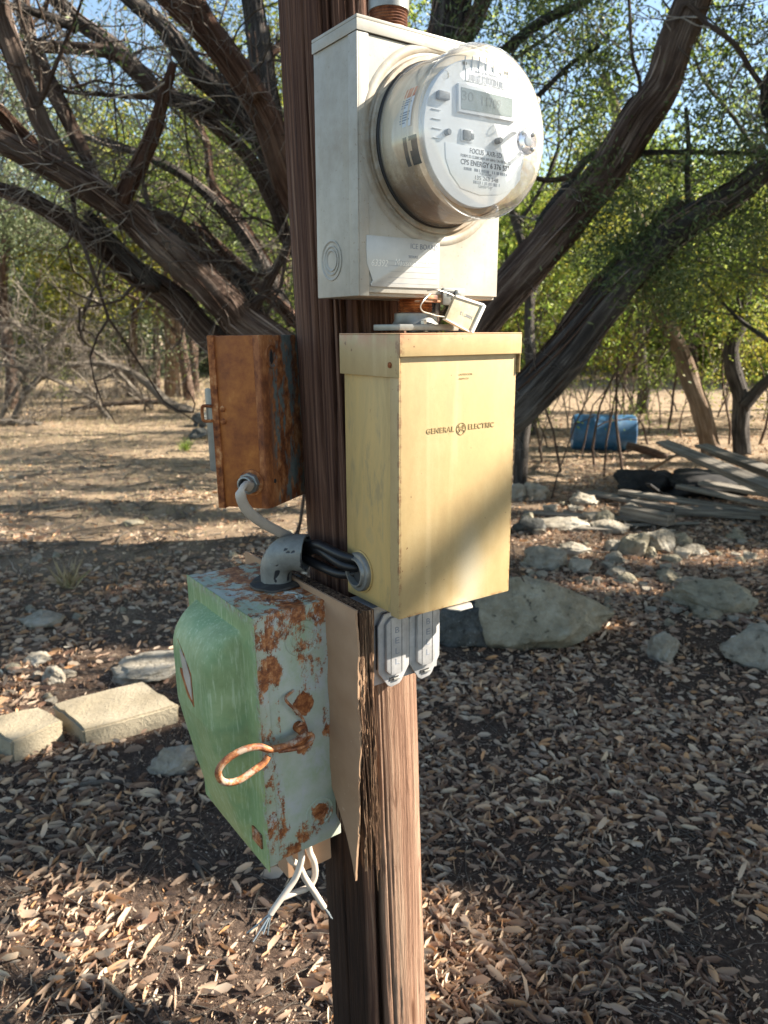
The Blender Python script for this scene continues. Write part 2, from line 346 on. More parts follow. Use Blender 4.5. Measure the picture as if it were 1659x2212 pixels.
def mk_rock(name, a, b, c_):
    g = G(name, .9, 0, .2); o = g.co('Object'); f = g.noise(o, 7, 9, .72); v = g.step(g.noise(o, 24, 5, .7), .40, .30)
    c = g.ramp(f, [(.28, a), (.5, b), (.72, c_)]); c = g.mix(g.math('MULTIPLY', v, .7), c, (.06, .055, .045)); 
    sp = g.step(g.noise(o, 80, 3, .6), .62, .7); c = g.mix(g.math('MULTIPLY', sp, .4), c, (.55, .54, .48)); g.col(c); g.bump(g.math('ADD', g.math('ADD', f, g.math('MULTIPLY', v, -.3)), g.math('MULTIPLY', g.noise(o, 45, 6, .7), .35)), 1.0, .06); return g.m
def mk_paint_elbow():
    g = G('peeling_grey_paint', .5, .3, .5); o = g.co(); f = g.noise(o, 45, 3, .5, .6); c = g.ramp(g.noise(o, 30, 6, .7), [(.3, (.15, .15, .135)), (.7, (.29, .30, .28))])
    c = g.mix(g.step(f, .57, .60), c, (.03, .033, .038)); g.col(c); g.bump(g.step(f, .60, .56), .4, .0012); return g.m
def mk_glass():
    g = G('clear_cover_plastic', .08, 0, .5); g.t.nodes.remove(g.b)
    tr = g.n('BsdfTransparent'); tr.inputs[0].default_value = (.97, .98, .98, 1); gl = g.n('BsdfGlossy'); gl.inputs['Roughness'].default_value = .06
    df = g.n('BsdfDiffuse'); df.inputs[0].default_value = (.75, .8, .84, 1); o = g.co(); lw = g.n('LayerWeight'); lw.inputs[0].default_value = .32
    m1 = g.n('MixShader'); m2 = g.n('MixShader'); g.t.links.new(tr.outputs[0], m1.inputs[1]); g.t.links.new(df.outputs[0], m1.inputs[2])
    z = g.sep(o)[2]; dirt = g.math('MULTIPLY', g.step(g.noise(o, 40, 6, .7), .45, .75), .10); g.set(m1.inputs[0], g.math('ADD', dirt, g.math('MULTIPLY', lw.outputs['Facing'], .16)))
    g.t.links.new(m1.outputs[0], m2.inputs[1]); g.t.links.new(gl.outputs[0], m2.inputs[2]); g.set(m2.inputs[0], g.math('ADD', g.math('MULTIPLY', lw.outputs['Fresnel'], .75), .03)); g.t.links.new(m2.outputs[0], g.out.inputs[0]); return g.m
def mk_drum():
    g = G('dirty_cream_meter_plastic', .35, 0, .5); o = g.co(); x = g.sep(o); f = g.noise(g.map(o, (1, 1, 1)), 60, 8, .8); 
    c = g.ramp(g.noise(g.map(o, (1, 10, 1)), 14, 4, .5), [(.3, (.68, .56, .40)), (.7, (.84, .74, .59))])
    m = g.math('MULTIPLY', g.step(x[2], .015, -.08), g.step(g.math('ADD', f, g.math('MULTIPLY', g.step(x[2], 0, -.085), .22)), .46, .66)); c = g.mix(g.math('MULTIPLY', m, .8), c, (.33, .19, .09)); g.col(c); return g.m
MAT = dict(
    meterbox=mk_meterbox(), yellow=mk_yellow(), yside=mk_yside(), rustbox=mk_rustbox(), rustback=mk_rustback(), gdoor=mk_green('door'), gbody=mk_green('body'),
    pole=mk_pole(), ground=mk_ground(), elbow=mk_paint_elbow(), glass=mk_glass(), drum=mk_drum(),
    galv=plain('galvanised_grey', (.27, .27, .25), .42, .5, .15, 40, .1), alum=plain('painted_die_cast_grey', (.44, .43, .42), .5, .1, .12, 60, .15),
    zinc=plain('bright_zinc', (.55, .54, .50), .35, .6, .1, 60), darkmetal=plain('dark_pitted_iron', (.05, .045, .042), .5, .3, .3, 60, .2),
    black=plain('black_rubber', (.012, .012, .013), .45, 0, .3, 60), grey=plain('grey_plastic', (.22, .23, .24), .5), dgrey=plain('dark_grey_plastic', (.09, .10, .10), .45),
    white=plain('white_face_plastic', (.74, .75, .76), .4, 0, .03, 12), label=plain('white_label_paper', (.80, .81, .83), .5, 0, .02, 12), ink=plain('dark_ink', (.035, .037, .045), .6),
    fadeink=plain('faded_ink', (.22, .24, .28), .6), orange=plain('faded_orange_band', (.62, .22, .10), .5), lcd=plain('lcd_grey', (.27, .31, .30), .15, 0, .04, 20), seg=plain('lcd_digit', (.15, .18, .18), .4),
    tag=plain('clear_tan_plastic', (.58, .50, .34), .25, 0, .25, 30), tagw=plain('white_tag_plastic', (.80, .78, .72), .3, 0, .03), plate=plain('aluminium_plate', (.46, .455, .43), .34, .15, .10, 22, .15),
    cable=plain('dirty_white_cable', (.56, .48, .40), .5, 0, .12, 25, .1), strand=plain('bare_aluminium_strand', (.30, .34, .36), .4, .6), wirew=plain('seal_wire', (.55, .5, .42), .4, .3),
    blue=plain('blue_drum_plastic', (.03, .12, .24), .45, 0, .25, 6), emboss=plain('tarnished_emboss', (.33, .24, .11), .5), gap=plain('dark_gasket_and_hole_shade', (.03, .03, .03), .7))  # gap: black of gaskets, and shade of holes and slots put into colour
def rustm(name, sc=60):
    g = G(name, .8, 0, .25); o = g.co(); f = g.noise(o, sc, 8, .7); g.col(g.ramp(f, RUST)); g.bump(f, .6, .001); return g.m
MAT['rust'] = rustm('red_brown_rust')
g = G('dark_thread_rust', .85, 0, .2); o = g.co(); f = g.noise(o, 90, 7, .7); g.col(g.ramp(f, [(.3, (.03, .012, .008)), (.5, (.11, .04, .02)), (.7, (.22, .10, .05))])); g.bump(f, .6, .001); MAT['thread'] = g.m

g = G('rusty_chipped_rod', .6); o = g.co(); g.col(g.mix(g.step(g.noise(o, 55, 6, .7), .38, .50), (.42, .31, .22), g.ramp(g.noise(o, 90, 5, .7), RUST))); MAT['rod'] = g.m
g = G('tan_hardboard', .8, 0, .3); o = g.co(); f = g.noise(o, 90, 5, .6); c = g.ramp(g.noise(o, 10, 5, .6), [(.3, (.34, .20, .115)), (.7, (.45, .29, .18))]); c = g.mix(g.math('MULTIPLY', g.step(f, .66, .72), .5), c, (.60, .45, .33)); g.col(c); MAT['board'] = g.m
g = G('delaminated_ply', .9, 0, .2); o = g.co(); f = g.noise(g.map(o, (260, 260, 9)), 1, 5, .7); g.col(g.ramp(f, [(.34, (.012, .009, .008)), (.5, (.11, .06, .035)), (.62, (.36, .22, .13)), (.8, (.55, .42, .30))])); g.bump(f, 1, .004); MAT['ply'] = g.m
MAT['rock'] = mk_rock('pitted_grey_limestone', (.17, .145, .095), (.36, .315, .225), (.56, .50, .375)); MAT['rockw'] = mk_rock('pale_limestone', (.20, .165, .12), (.42, .37, .29), (.60, .56, .48)); MAT['rockd'] = mk_rock('dark_mossy_stone', (.05, .05, .045), (.11, .11, .10), (.22, .21, .19))
g = G('sandy_concrete', .92, 0, .2); o = g.co(); f = g.noise(o, 5, 6, .6); fi = g.noise(o, 90, 4, .7); c = g.ramp(f, [(.3, (.25, .205, .135)), (.7, (.37, .315, .225))]); c = g.mix(g.math('MULTIPLY', g.step(fi, .5, .8), .4), c, (.15, .12, .08)); g.col(c); g.bump(g.math('ADD', fi, g.noise(o, 25, 5, .7)), .7, .008); MAT['conc'] = g.m
MAT['bark'] = barkmat('shaggy_juniper_bark', (.020, .013, .009), (.11, .068, .05), (.36, .28, .22)); MAT['barkr'] = barkmat('red_juniper_bark', (.018, .009, .006), (.11, .055, .036), (.32, .21, .15))
MAT['strip'] = leafmat('peeling_bark_strip', [(0, (.03, .018, .012)), (.4, (.10, .06, .042)), (.75, (.22, .155, .12)), (1, (.38, .30, .25))], .05, .9, .1); MAT['barkd'] = barkmat('dark_oak_bark', (.013, .011, .010), (.065, .054, .047), (.24, .215, .19)); MAT['barkl'] = barkmat('sunbleached_bark', (.06, .035, .02), (.21, .14, .09), (.40, .31, .23)); MAT['dead'] = barkmat('dead_grey_wood', (.10, .08, .06), (.30, .25, .20), (.50, .44, .37), 2)
g = G('grey_weathered_plank', .9, 0, .2); o = g.co(); f = g.noise(g.map(o, (2, 60, 60)), 1, 6, .7); g.col(g.ramp(f, [(.3, (.05, .043, .035)), (.5, (.16, .14, .115)), (.72, (.36, .33, .275))])); g.bump(f, .8, .01); MAT['plank'] = g.m
MAT['char_shade'] = plain('charred_wood_and_shade', (.014, .012, .011), .8, 0, .4, 20, 1.0)  # for the stump, and for the black mass that paints shade under planks
MAT['litter'] = leafmat('dry_leaf', [(0, (.16, .09, .06)), (.2, (.33, .215, .15)), (.45, (.48, .35, .25)), (.72, (.56, .45, .34)), (.88, (.52, .27, .12)), (1, (.66, .56, .42))], .12, .5, .4)
MAT['grass'] = leafmat('straw_grass', [(0, (.24, .18, .10)), (.5, (.42, .33, .19)), (.8, (.55, .46, .29)), (1, (.22, .24, .10))], .25, .6)
MAT['lf_j'] = leafmat('juniper_foliage', [(0, (.04, .062, .02)), (.4, (.085, .12, .04)), (.75, (.14, .18, .06)), (1, (.23, .25, .11))], .3)
MAT['lf_g'] = leafmat('grey_green_foliage', [(0, (.07, .095, .045)), (.4, (.13, .165, .08)), (.8, (.21, .25, .12)), (1, (.36, .36, .22))], .4)
MAT['lf_b'] = leafmat('bright_green_foliage', [(0, (.07, .11, .02)), (.35, (.15, .22, .035)), (.7, (.26, .34, .06)), (1, (.42, .46, .12))], .5)
MAT['lf_y'] = leafmat('yellow_green_foliage', [(0, (.13, .15, .02)), (.4, (.26, .27, .035)), (.8, (.38, .36, .05)), (1, (.5, .42, .08))], .5)

# ------------------------------------------------------------------ GROUND
n = 520; t = np.linspace(-1, 1, n); gx = np.sinh(t * 5.2) / np.sinh(5.2) * 150
t = np.linspace(0, 1, n); gy = -6 + (np.sinh(t * 4.2 - .35) + math.sinh(.35)) / (math.sinh(3.85) + math.sinh(.35)) * 190
X, Y = np.meshgrid(gx, gy); Z = gh(X, Y) + .006 * fbm(X * 14, Y * 14, 0, 33, 3)
i = np.arange(n - 1)[:, None] * n + np.arange(n - 1)[None]
Q = np.stack([i, i + 1, i + n + 1, i + n], -1).reshape(-1, 4)
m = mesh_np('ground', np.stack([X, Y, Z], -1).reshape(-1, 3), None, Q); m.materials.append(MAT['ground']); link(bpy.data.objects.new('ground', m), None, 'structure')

# ------------------------------------------------------------------ leaves, needles, blades
LT_V = np.array([(0, 0, 0), (.26, -.42, .1), (.72, -.44, .1), (1, 0, 0), (.72, .44, .1), (.26, .42, .1), (.3, 0, 0), (.7, 0, 0)])
LT_T = np.array([(0, 1, 6), (2, 3, 7), (3, 4, 7), (5, 0, 6)]); LT_Q = np.array([(1, 2, 7, 6), (7, 4, 5, 6)])
RH_V = np.array([(0, 0, 0), (.45, -.5, 0), (1, 0, 0), (.45, .5, 0)]); RH_Q = np.array([(0, 1, 2, 3)])
def leaves(name, P, L, Wd, mat, parent=None, full=False, flat=0.0, direc=None, curl=0.0):
    N = len(P); d = rng.normal(size=(N, 3))
    if direc is not None: d = d * .55 + direc
    if flat: d[:, 2] *= flat
    d /= np.linalg.norm(d, axis=1)[:, None]; q = rng.normal(size=(N, 3))
    if flat: nz = np.stack([rng.normal(0, flat, N), rng.normal(0, flat, N), np.ones(N)], -1); q = np.cross(nz, d)
    s = np.cross(d, q); s /= np.linalg.norm(s, axis=1)[:, None]; nn = np.cross(s, d) if flat else s
    sd_ = np.cross(nn, d) if flat else np.cross(d, s)
    sd_ /= np.linalg.norm(sd_, axis=1)[:, None]; nn = np.cross(d, sd_)
    if flat: nn *= np.sign(nn[:, 2:3])
    tv = LT_V if full else RH_V; L = np.broadcast_to(L, (N,)); Wd = np.broadcast_to(Wd, (N,))
    k = rng.uniform(-.2, 1, N) * curl
    zz = tv[None, :, 2] * Wd[:, None] * rng.uniform(-1, 2.2, N)[:, None] + ((tv[None, :, 0] - .5)**2 * 1.6) * (L * k)[:, None]
    V = P[:, None] + (tv[None, :, 0] * L[:, None])[..., None] * d[:, None] + (tv[None, :, 1] * Wd[:, None])[..., None] * sd_[:, None] + zz[..., None] * nn[:, None]
    m_ = len(tv); off = np.arange(N)[:, None, None] * m_
    T = (LT_T[None] + off).reshape(-1, 3) if full else None; Qd = ((LT_Q if full else RH_Q)[None] + off).reshape(-1, 4)
    m = mesh_np(name, V.reshape(-1, 3), T, Qd, None, full); m.materials.append(mat); return link(bpy.data.objects.new(name, m), parent)

# ------------------------------------------------------------------ procedural trees
def rnd(): return rng.normal(size=3)
def grow(base, h, r0, lean=(0, 0), levels=3, kids=5, ratio=.55, up=.25, spread=.9, bare=.35, stems=1):
    br = []; tips = []
    def branch(p, d, L, r, lv):
        k = 6 if lv == 0 else 4; pts = [p]; d = d / np.linalg.norm(d)
        for _ in range(k):
            d = d + rnd() * (.10 if lv == 0 else .20) + np.array([0, 0, up * .25 * (lv > 0)]); d /= np.linalg.norm(d); pts.append(pts[-1] + d * L / k)
        pts = np.array(pts); rad = np.linspace(r, r * (.45 if lv == 0 else .3), k + 1); br.append((pts, rad, lv))
        if lv >= levels - 1: 
            for q in pts[2:]: tips.append(q)
        if lv < levels:
            m = kids if lv else kids + 2
            for j in range(m):
                f = bare + (1 - bare) * (j + rng.random()) / m if lv == 0 else .25 + .75 * (j + rng.random()) / m
                x = f * k; a = min(int(x), k - 1); q = pts[a] * (1 - (x - a)) + pts[a + 1] * (x - a)
                s = rnd(); s -= d * (s @ d); s /= np.linalg.norm(s); nd = d * (1 - spread * .5) + s * spread + np.array([0, 0, up])
                branch(q, nd, L * ratio * rng.uniform(.7, 1.2), max(r * .5 * (1 - .4 * f), .006), lv + 1)
    for s in range(stems):
        a = rng.uniform(0, 6.28); o = np.array([math.cos(a), math.sin(a), 0]) * (.25 if stems > 1 else 0)
        branch(np.array(base, float) + o * r0, np.array([lean[0], lean[1], 1.0]) + o * 1.4, h * .62 * rng.uniform(.85, 1.1), r0 * (1 if stems == 1 else .75), 0)
    return br, np.array(tips)
def wood(br, name, mat, parent, seg0=12, minr=.004, ridge=.12, maxlv=9):
    A = Acc()
    for k, (p, r, lv) in enumerate(br):
        if lv > maxlv: continue
        A.tube(cr(p, 3 if lv < 2 else 1), np.interp(np.linspace(0, 1, len(cr(p, 3 if lv < 2 else 1))), np.linspace(0, 1, len(r)), np.maximum(r, minr)), max(3, seg0 - 4 * lv), ridge=ridge if lv < 2 else 0, seed=k, cap=lv < 2)
    return A.build(name, mat, parent)
def crown_pts(tips, per, sig): 
    P = np.repeat(tips, per, axis=0); return P + rng.normal(size=P.shape) * sig * rng.uniform(.3, 1.3, (len(P), 1))
def tree(name, label, cat, loc, h, r0, mat, bark, per, sig, ls, lw, group=None, **k):
    z0 = float(gh(loc[0], loc[1])) - .05; t = thing(name, label, cat, (loc[0], loc[1], z0), group=group)
    br, tips = grow((0, 0, 0), h, r0, **k); wood(br, 'trunk', bark, t, 10, .007)
    P = crown_pts(tips, per, sig); leaves('crown', P, rng.uniform(.7, 1.2, len(P)) * ls, lw, mat, t); return t
def copy_tree(o, loc, rz, sc, label, group):
    r = o.copy(); COL.objects.link(r); r.location = loc; r.rotation_euler = (0, 0, rz); r.scale = (sc, sc, sc * random.uniform(.9, 1.1)); r['label'] = label; r['group'] = group
    for c in o.children: d = c.copy(); COL.objects.link(d); d.parent = r
    return r
exec_order = []

# ------------------------------------------------------------------ rig frame: a = to the right along the box fronts, b = out of the fronts, c = up from eye level
K = np.array([.0198, .9, 1.5]); RZ = R_(35)
UA = np.array([math.cos(RZ), math.sin(RZ), 0]); UN = np.array([math.sin(RZ), -math.cos(RZ), 0])
def RIG(a, b, c): return K + a * UA + b * UN + np.array([0, 0, c])
def rp(px, py, b):
    r = ray(px, py); C0 = np.array([0, 0, 1.5]); t = (b - (C0 - K) @ UN) / (r @ UN); P = C0 + t * r - K; return float(P @ UA), float(P[2])
def rs(px, py, a):
    r = ray(px, py); C0 = np.array([0, 0, 1.5]); t = (a - (C0 - K) @ UA) / (r @ UA); P = C0 + t * r - K; return float(P @ UN), float(P[2])
class RT:   # a thing placed in the rig frame
    def __init__(s, name, label, cat, a, b, c, lean=0, group=None):
        s.o0 = (a, b, c); s.t = thing(name, label, cat, RIG(a, b, c), (0, lean, RZ), group)
    def l(s, a, b, c): return (a - s.o0[0], -(b - s.o0[1]), c - s.o0[2])
    def p(s, px, py, b): a, c = rp(px, py, b); return s.l(a, b, c)
MX = Matrix.Rotation(R_(90), 4, 'X')          # +Z axis of a lathe -> out of the front (-Y)
MYL = Matrix.Rotation(R_(-90), 4, 'Y')        # +Z axis of a lathe -> to the left (-X)

# ------------------------------------------------------------------ utility pole
def make_pole():
    H = 5.2; nz = 700; ns = 288; z = np.linspace(-.1, H, nz)[:, None]; a = np.linspace(0, 2 * np.pi, ns, endpoint=False)[None]
    th = np.linspace(0, 2 * np.pi, ns, endpoint=False)[None] - np.pi      # 0 faces the camera
    cz = z * np.ones_like(th); r = (.0800 - .0030 * z) * np.ones_like(th)
    wob = .05 * vn(z * 1.3, 0, 0, 4) + .02 * vn(z * 5, 0, 0, 6)
    fine = fbm((th + wob) * 26, z * 1.1, 0, 11, 3) * .0015 + fbm((th + wob) * 70, z * 2.2, 0, 13, 2) * .0010 + .0016 * vn(th * 3, z * 3, 0, 17)
    r = r + fine
    def crack(th0, wd, dp, z0, z1, sd):
        c0 = th0 + .09 * vn(z * 1.1, sd, 0, 21) + .018 * vn(z * 7, sd, 0, 22); wv = wd * (.55 + .6 * (vn(z * 1.9, sd, 0, 23) * .5 + .5)); wv = wv * np.clip((z - z0) * 3, 0, 1) * np.clip((z1 - z) * 3, 0, 1) + 1e-4
        return -dp * np.exp(-((th - c0) / wv)**2) * (wv > 2e-4)
    r = r + crack(.10, .085, .045, -1, 1.22, 1) + crack(-.28, .03, .016, 1.1, 9, 2) + crack(.02, .035, .02, 1.05, 9, 3) + crack(-.62, .018, .008, .2, 3, 4) + crack(.42, .016, .007, -1, 1.1, 5) + crack(-.10, .02, .012, 1.2, 9, 7) + crack(.3, .03, .015, 1.1, 9, 8)
    ang = th - np.pi / 2 - .04
    x = -.0455 - .033 * (cz - 1.5) + r * np.cos(ang); y = 1.102 + r * np.sin(ang)
    V = np.stack([x, y, cz], -1).reshape(-1, 3)
    i = np.arange(nz - 1)[:, None] * ns; j = np.arange(ns)[None]; j2 = (j + 1) % ns
    Q = np.stack([i + j, i + j2, i + ns + j2, i + ns + j], -1).reshape(-1, 4)
    UV = np.stack([(th / (2 * np.pi) + .5) * np.ones_like(cz), cz], -1).reshape(-1, 2)
    top = len(V); V = np.vstack([V, [[-.0455 - .033 * 3.7, 1.102, H]]]); UV = np.vstack([UV, [[.5, H]]])
    T = np.stack([np.full(ns, top), (nz - 1) * ns + np.arange(ns), (nz - 1) * ns + (np.arange(ns) + 1) % ns], -1)
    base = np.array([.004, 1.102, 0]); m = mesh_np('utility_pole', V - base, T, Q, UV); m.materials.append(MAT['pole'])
    o = link(bpy.data.objects.new('utility_pole', m)); o.location = base
    tag(o, 'brown weathered wooden utility pole with a deep lengthwise crack, carrying all the electrical boxes', 'utility pole')
make_pole()

# ------------------------------------------------------------------ meter socket box
T = RT('meter_socket_box', 'cream painted steel meter box high on the pole, holding the round glass meter', 'meter box', -.038, -.03, .0415)
W_, H_, D_ = .210, .2845, .092
B().box(0, W_, .0035, D_, 0, H_ - .004).build('body', MAT['meterbox'], T.t, .0015)
B().box(.0135, W_ + .0012, -.0005, .0033, .004, H_ - .016).build('front_cover', MAT['meterbox'], T.t, .001)
B().box(-.0022, W_ + .002, -.0028, D_, H_ - .0035, H_).box(-.0022, W_ + .002, -.0028, -.0012, H_ - .0150, H_ - .0036).box(-.0022, -.0006, -.0011, D_, H_ - .0150, H_ - .0036).build('lid', MAT['meterbox'], T.t, .0008)
B().box(.0, .0132, -.0018, .0034, .0, H_ - .0155).box(-.0016, -.0001, -.0018, .016, 0, H_ - .0155).build('edge_channel', MAT['meterbox'], T.t, .0012)
b_ = B()
M = Matrix.Translation((-.0001, .058, .042)) @ MYL
for r in (.023, .017, .0125): b_.lathe([(r, 0), (r, .0009), (r - .0012, .0012), (r - .0022, .0007), (r - .003, 0)], 48, M, False)
b_.build('knockout', MAT['meterbox'], T.t)
M = Matrix.Translation((.110, 0, .1685)) @ MX
B().lathe([(.109, .0002), (.107, .0018), (.103, .0026), (.099, .0016), (.098, .0006)], 96, M, False).build('embossed_ring', MAT['meterbox'], T.t)
B().lathe([(.0950, .001), (.0950, .0035), (.0935, .0050), (.0895, .0050), (.0895, .001)], 96, M, False).build('mounting_collar', MAT['meterbox'], T.t)
c_ = [T.p(777.6 + x * .1771, 483.8 + y * .1771, -.029) for x, y in ((75, 135), (965, 210), (960, 790), (130, 762), (122, 730), (150, 690), (120, 600), (80, 480), (70, 300))]
pl = B().prism([(p[0], p[2]) for p in c_], -.0022, -.0011).build('notice_plate', MAT['plate'], T.t, .0002)
def tx(s, zx, zy, wz, size, mat='ink', b=-.0268, par=None, **k):
    p = T.p(777.6 + zx * .1771, 483.8 + zy * .1771, b); q = T.p(777.6 + (zx + wz) * .1771, 483.8 + zy * .1771, b)
    return text(s, size, MAT[mat], par or pl, (p[0], -.0023, p[2]), width=abs(q[0] - p[0]), ext=.0001, **k)
tx('ICE BOARD', 790, 285, 320, .0085, 'fadeink'); tx('TEXAS', 655, 405, 115, .0045, 'fadeink')
for s, x, w_ in (('63392', 240, 200), ('Mausman', 570, 280), ('Rd', 835, 75)): tx(s, x, 478, w_, .0105, 'tagw', shear=.3)
b_ = B()
for y in (445, 500, 572, 645, 715):
    p = T.p(777.6 + 350 * .1771, 483.8 + y * .1771, -.0268); q = T.p(777.6 + 950 * .1771, 483.8 + (y + 30) * .1771, -.0268); h = p[2] ; b_.box(p[0], q[0], -.0024, -.0021, h - .0003, h)
b_.build('ruled_line', MAT['fadeink'], pl)
# latch at the foot of the cover
p = T.p(777.6 + 1120 * .1771, 483.8 + 830 * .1771, -.028); x = p[0]
lt = B().box(x - .016, x + .019, -.0052, -.0008, -.008, .0125).build('latch', MAT['galv'], T.t, .002)
B().box(x - .009, x + .002, -.0060, -.0053, .003, .0085).build('latch_slot', MAT['gap'], lt)
B().lathe([(.005, 0), (.0048, .002), (.003, .0035), (.0005, .004)], 20, Matrix.Translation((x + .006, -.0053, .006)) @ MX).build('rivet', MAT['galv'], lt)
B().box(x - .052, x - .024, -.010, .006, -.0055, -.003).box(x - .050, x - .030, -.012, -.010, -.0055, .003).build('seal_hasp', MAT['rod'], T.t, .001)

# ------------------------------------------------------------------ electric meter
T = RT('electric_meter', 'round glass-fronted electricity meter with white face and grey display, plugged into the cream meter box', 'electric meter', .072, -.028, .210)
B().lathe([(.0870, .001), (.0888, .0022), (.0888, .0042), (.0875, .0055)], 96, MX, False).build('retaining_ring', MAT['gap'], T.t)
dr = B().lathe([(.0850, .003), (.0852, .010), (.0835, .016), (.0818, .052), (.0800, .058), (.0745, .060)], 96, MX, True).build('meter_base', MAT['drum'], T.t)
b_ = B()
for h in (.030, .040, .050): b_.lathe([(.0819, h - .003), (.0828, h), (.0819, h + .003)], 96, MX, False)
b_.build('base_rib', MAT['drum'], dr)
B().lathe([(.0872, .0056), (.0866, .016), (.0855, .080), (.0845, .0855), (.0815, .0885), (.074, .0900), (.040, .0912), (.0004, .0915)], 128, MX, False).build('clear_cover', MAT['glass'], T.t)
B().lathe([(.0868, .0070), (.0878, .0080), (.0878, .0100), (.0866, .0110)], 96, MX, False).lathe([(.0858, .0745), (.0871, .0757), (.0871, .0785), (.0857, .080)], 128, MX, False).build('cover_rim', MAT['glass'], T.t)
FB = .041; fh = .0680
fp = B().lathe([(.0740, .0600), (.0740, .0672), (.0733, fh)], 96, MX).build('faceplate', MAT['white'], T.t, 0)
def fz(x, y, b=FB): return T.p(898.6 + x * .1875, 69.1 + y * .1875, b)
def plate(pts, name, mat, par, h0, h1, b=None, bev=.0003):
    q = [fz(x, y) for x, y in pts]; return B().prism([(v[0], v[2]) for v in q], -h1, -h0).build(name, MAT[mat], par, bev)
lb = plate([(340, 1265), (1220, 1425), (1205, 1700), (1130, 1800), (960, 1875), (740, 1880), (520, 1800), (400, 1620), (345, 1450)], 'rating_label', 'label', fp, fh + .0002, fh + .0006)
la = plate([(580, 390), (1060, 510), (1048, 665), (575, 560)], 'network_label', 'label', fp, fh + .0002, fh + .0006)
def ftx(s, x0, x1, y, size, par, h, mat='ink', **k):
    p = fz(x0, y - .5 * (x1 - x0) * .18); q = fz(x1, y + .5 * (x1 - x0) * .18); c = fz((x0 + x1) / 2, y)
    return text(s, size, MAT[mat], par, (c[0], -h - .0001, c[2]), width=abs(q[0] - p[0]), ext=.00005, **k)
ftx('FOCUS  AXR-SD', 625, 990, 1400, .0074, lb, fh + .0007); ftx('FORM 2S CL200 240V 3W 60Hz TA=30 Kh 7.2', 525, 1095, 1468, .0042, lb, fh + .0007)
ftx('CPS ENERGY 6 376 537', 522, 1085, 1538, .0076, lb, fh + .0007, bold=.00012); ftx('135 263 348', 680, 945, 1697, .0060, lb, fh + .0007)
ftx('*135 263348*', 735, 875, 1645, .0032, lb, fh + .0007, 'fadeink'); ftx('Landis+Gyr', 725, 885, 1785, .0056, lb, fh + .0007, 'fadeink'); ftx('Silver Spring Networks', 680, 970, 488, .0045, la, fh + .0007, 'fadeink')
ftx('0013500200302028', 720, 915, 530, .0035, la, fh + .0007, 'fadeink'); ftx('FCC ID: OWS-NIC715    IC: 5975A-NIC715', 605, 1015, 610, .0032, la, fh + .0007, 'fadeink')
def bars(x0, x1, y, hh, par, nb):
    q0 = fz(x0, y); q1 = fz(x1, y + (x1 - x0) * .17); zc = (q0[2] + fz(x1, y + (x1 - x0) * .17)[2]) / 2; b_ = B(); st = (q1[0] - q0[0]) / nb
    for k in range(nb):
        if random.random() < .8: wd = st * random.choice((.35, .6, .8)); b_.box(q0[0] + k * st, q0[0] + k * st + wd, -fh - .0008, -fh - .0005, zc - hh / 2, zc + hh / 2)
    b_.build('barcode', MAT['fadeink'], par)
bars(615, 1015, 530, .0055, la, 34); bars(555, 1060, 1566, .0030, lb, 44); bars(662, 968, 1722, .0032, lb, 30)
dsp = plate([(475, 588), (1135, 735), (1135, 1040), (475, 922)], 'display', 'white', T.t, fh, fh + .0035, bev=.0006)
plate([(502, 640), (1095, 775), (1088, 990), (502, 893)], 'display_glass', 'lcd', dsp, fh + .0036, fh + .0039, bev=0)
for s, x0, x1, y in (('30', 508, 640, 755), ('11709', 730, 950, 830)): ftx(s, x0, x1, y, .0135, dsp, fh + .0040, 'seg')
def knob(x, y, r, h, name, mat, seg=24):
    c = fz(x, y, FB + h * .5); return B().lathe([(r, fh), (r, fh + h * .85), (r * .8, fh + h)], seg, Matrix.Translation((c[0], 0, c[2])) @ MX).build(name, MAT[mat], T.t)
knob(375, 1150, .0032, .006, 'button', 'grey'); knob(962, 1250, .0032, .008, 'button', 'grey')
q = fz(585, 1195); sk = B().box(q[0] - .0085, q[0] + .0085, -fh - .0015, -fh, q[2] - .0062, q[2] + .0062).build('switch_socket', MAT['white'], T.t, .0005)
B().box(q[0] - .006, q[0] + .004, -fh - .0035, -fh - .0016, q[2] - .005, q[2] + .005).box(q[0] + .004, q[0] + .0085, -fh - .0035, -fh - .0016, q[2] - .003, q[2] + .0026).build('switch', MAT['dgrey'], sk, .0004)
q = fz(310, 740); B().box(q[0] - .009, q[0] + .006, -fh - .006, -fh, q[2] - .0038, q[2] + .0038).build('optical_reader', MAT['grey'], T.t, .001)
q = fz(1280, 1260, .058); Mo = Matrix.Translation((q[0], 0, q[2])) @ MX
op = B().lathe([(.0145, fh + .001), (.0145, .0835), (.0135, .085)], 40, Mo, False).build('optical_port', MAT['glass'], T.t)
rg = B().lathe([(.0138, .0838), (.0138, .0868), (.0132, .0873)], 40, Mo); rg.build('port_ring', plain('bright_chrome_ring', (.62, .60, .66), .2, .9), op)
b_ = B()
for sx, sz in ((-.0078, .0078), (.0078, .0078), (-.0078, -.0078), (.0078, -.0078)): b_.lathe([(.0024, .0868), (.0022, .0885), (.001, .0892)], 14, Matrix.Translation((q[0] + sx, 0, q[2] + sz)) @ MX)
b_.build('screw', MAT['zinc'], op); B().lathe([(.0052, .0868), (.0052, .0888), (.0042, .0892)], 24, Matrix.Translation((q[0], 0, q[2])) @ MX).build('port_lens', MAT['white'], op)
b_ = B()
for k in range(7):
    q = fz(570 + k * 82, 345 + k * 18); b_.box(q[0] - .0003, q[0] + .0003, -fh - .0012, -fh, q[2] - .0065, q[2] + .0085 - .0005 * abs(k - 3) ** 1.6)
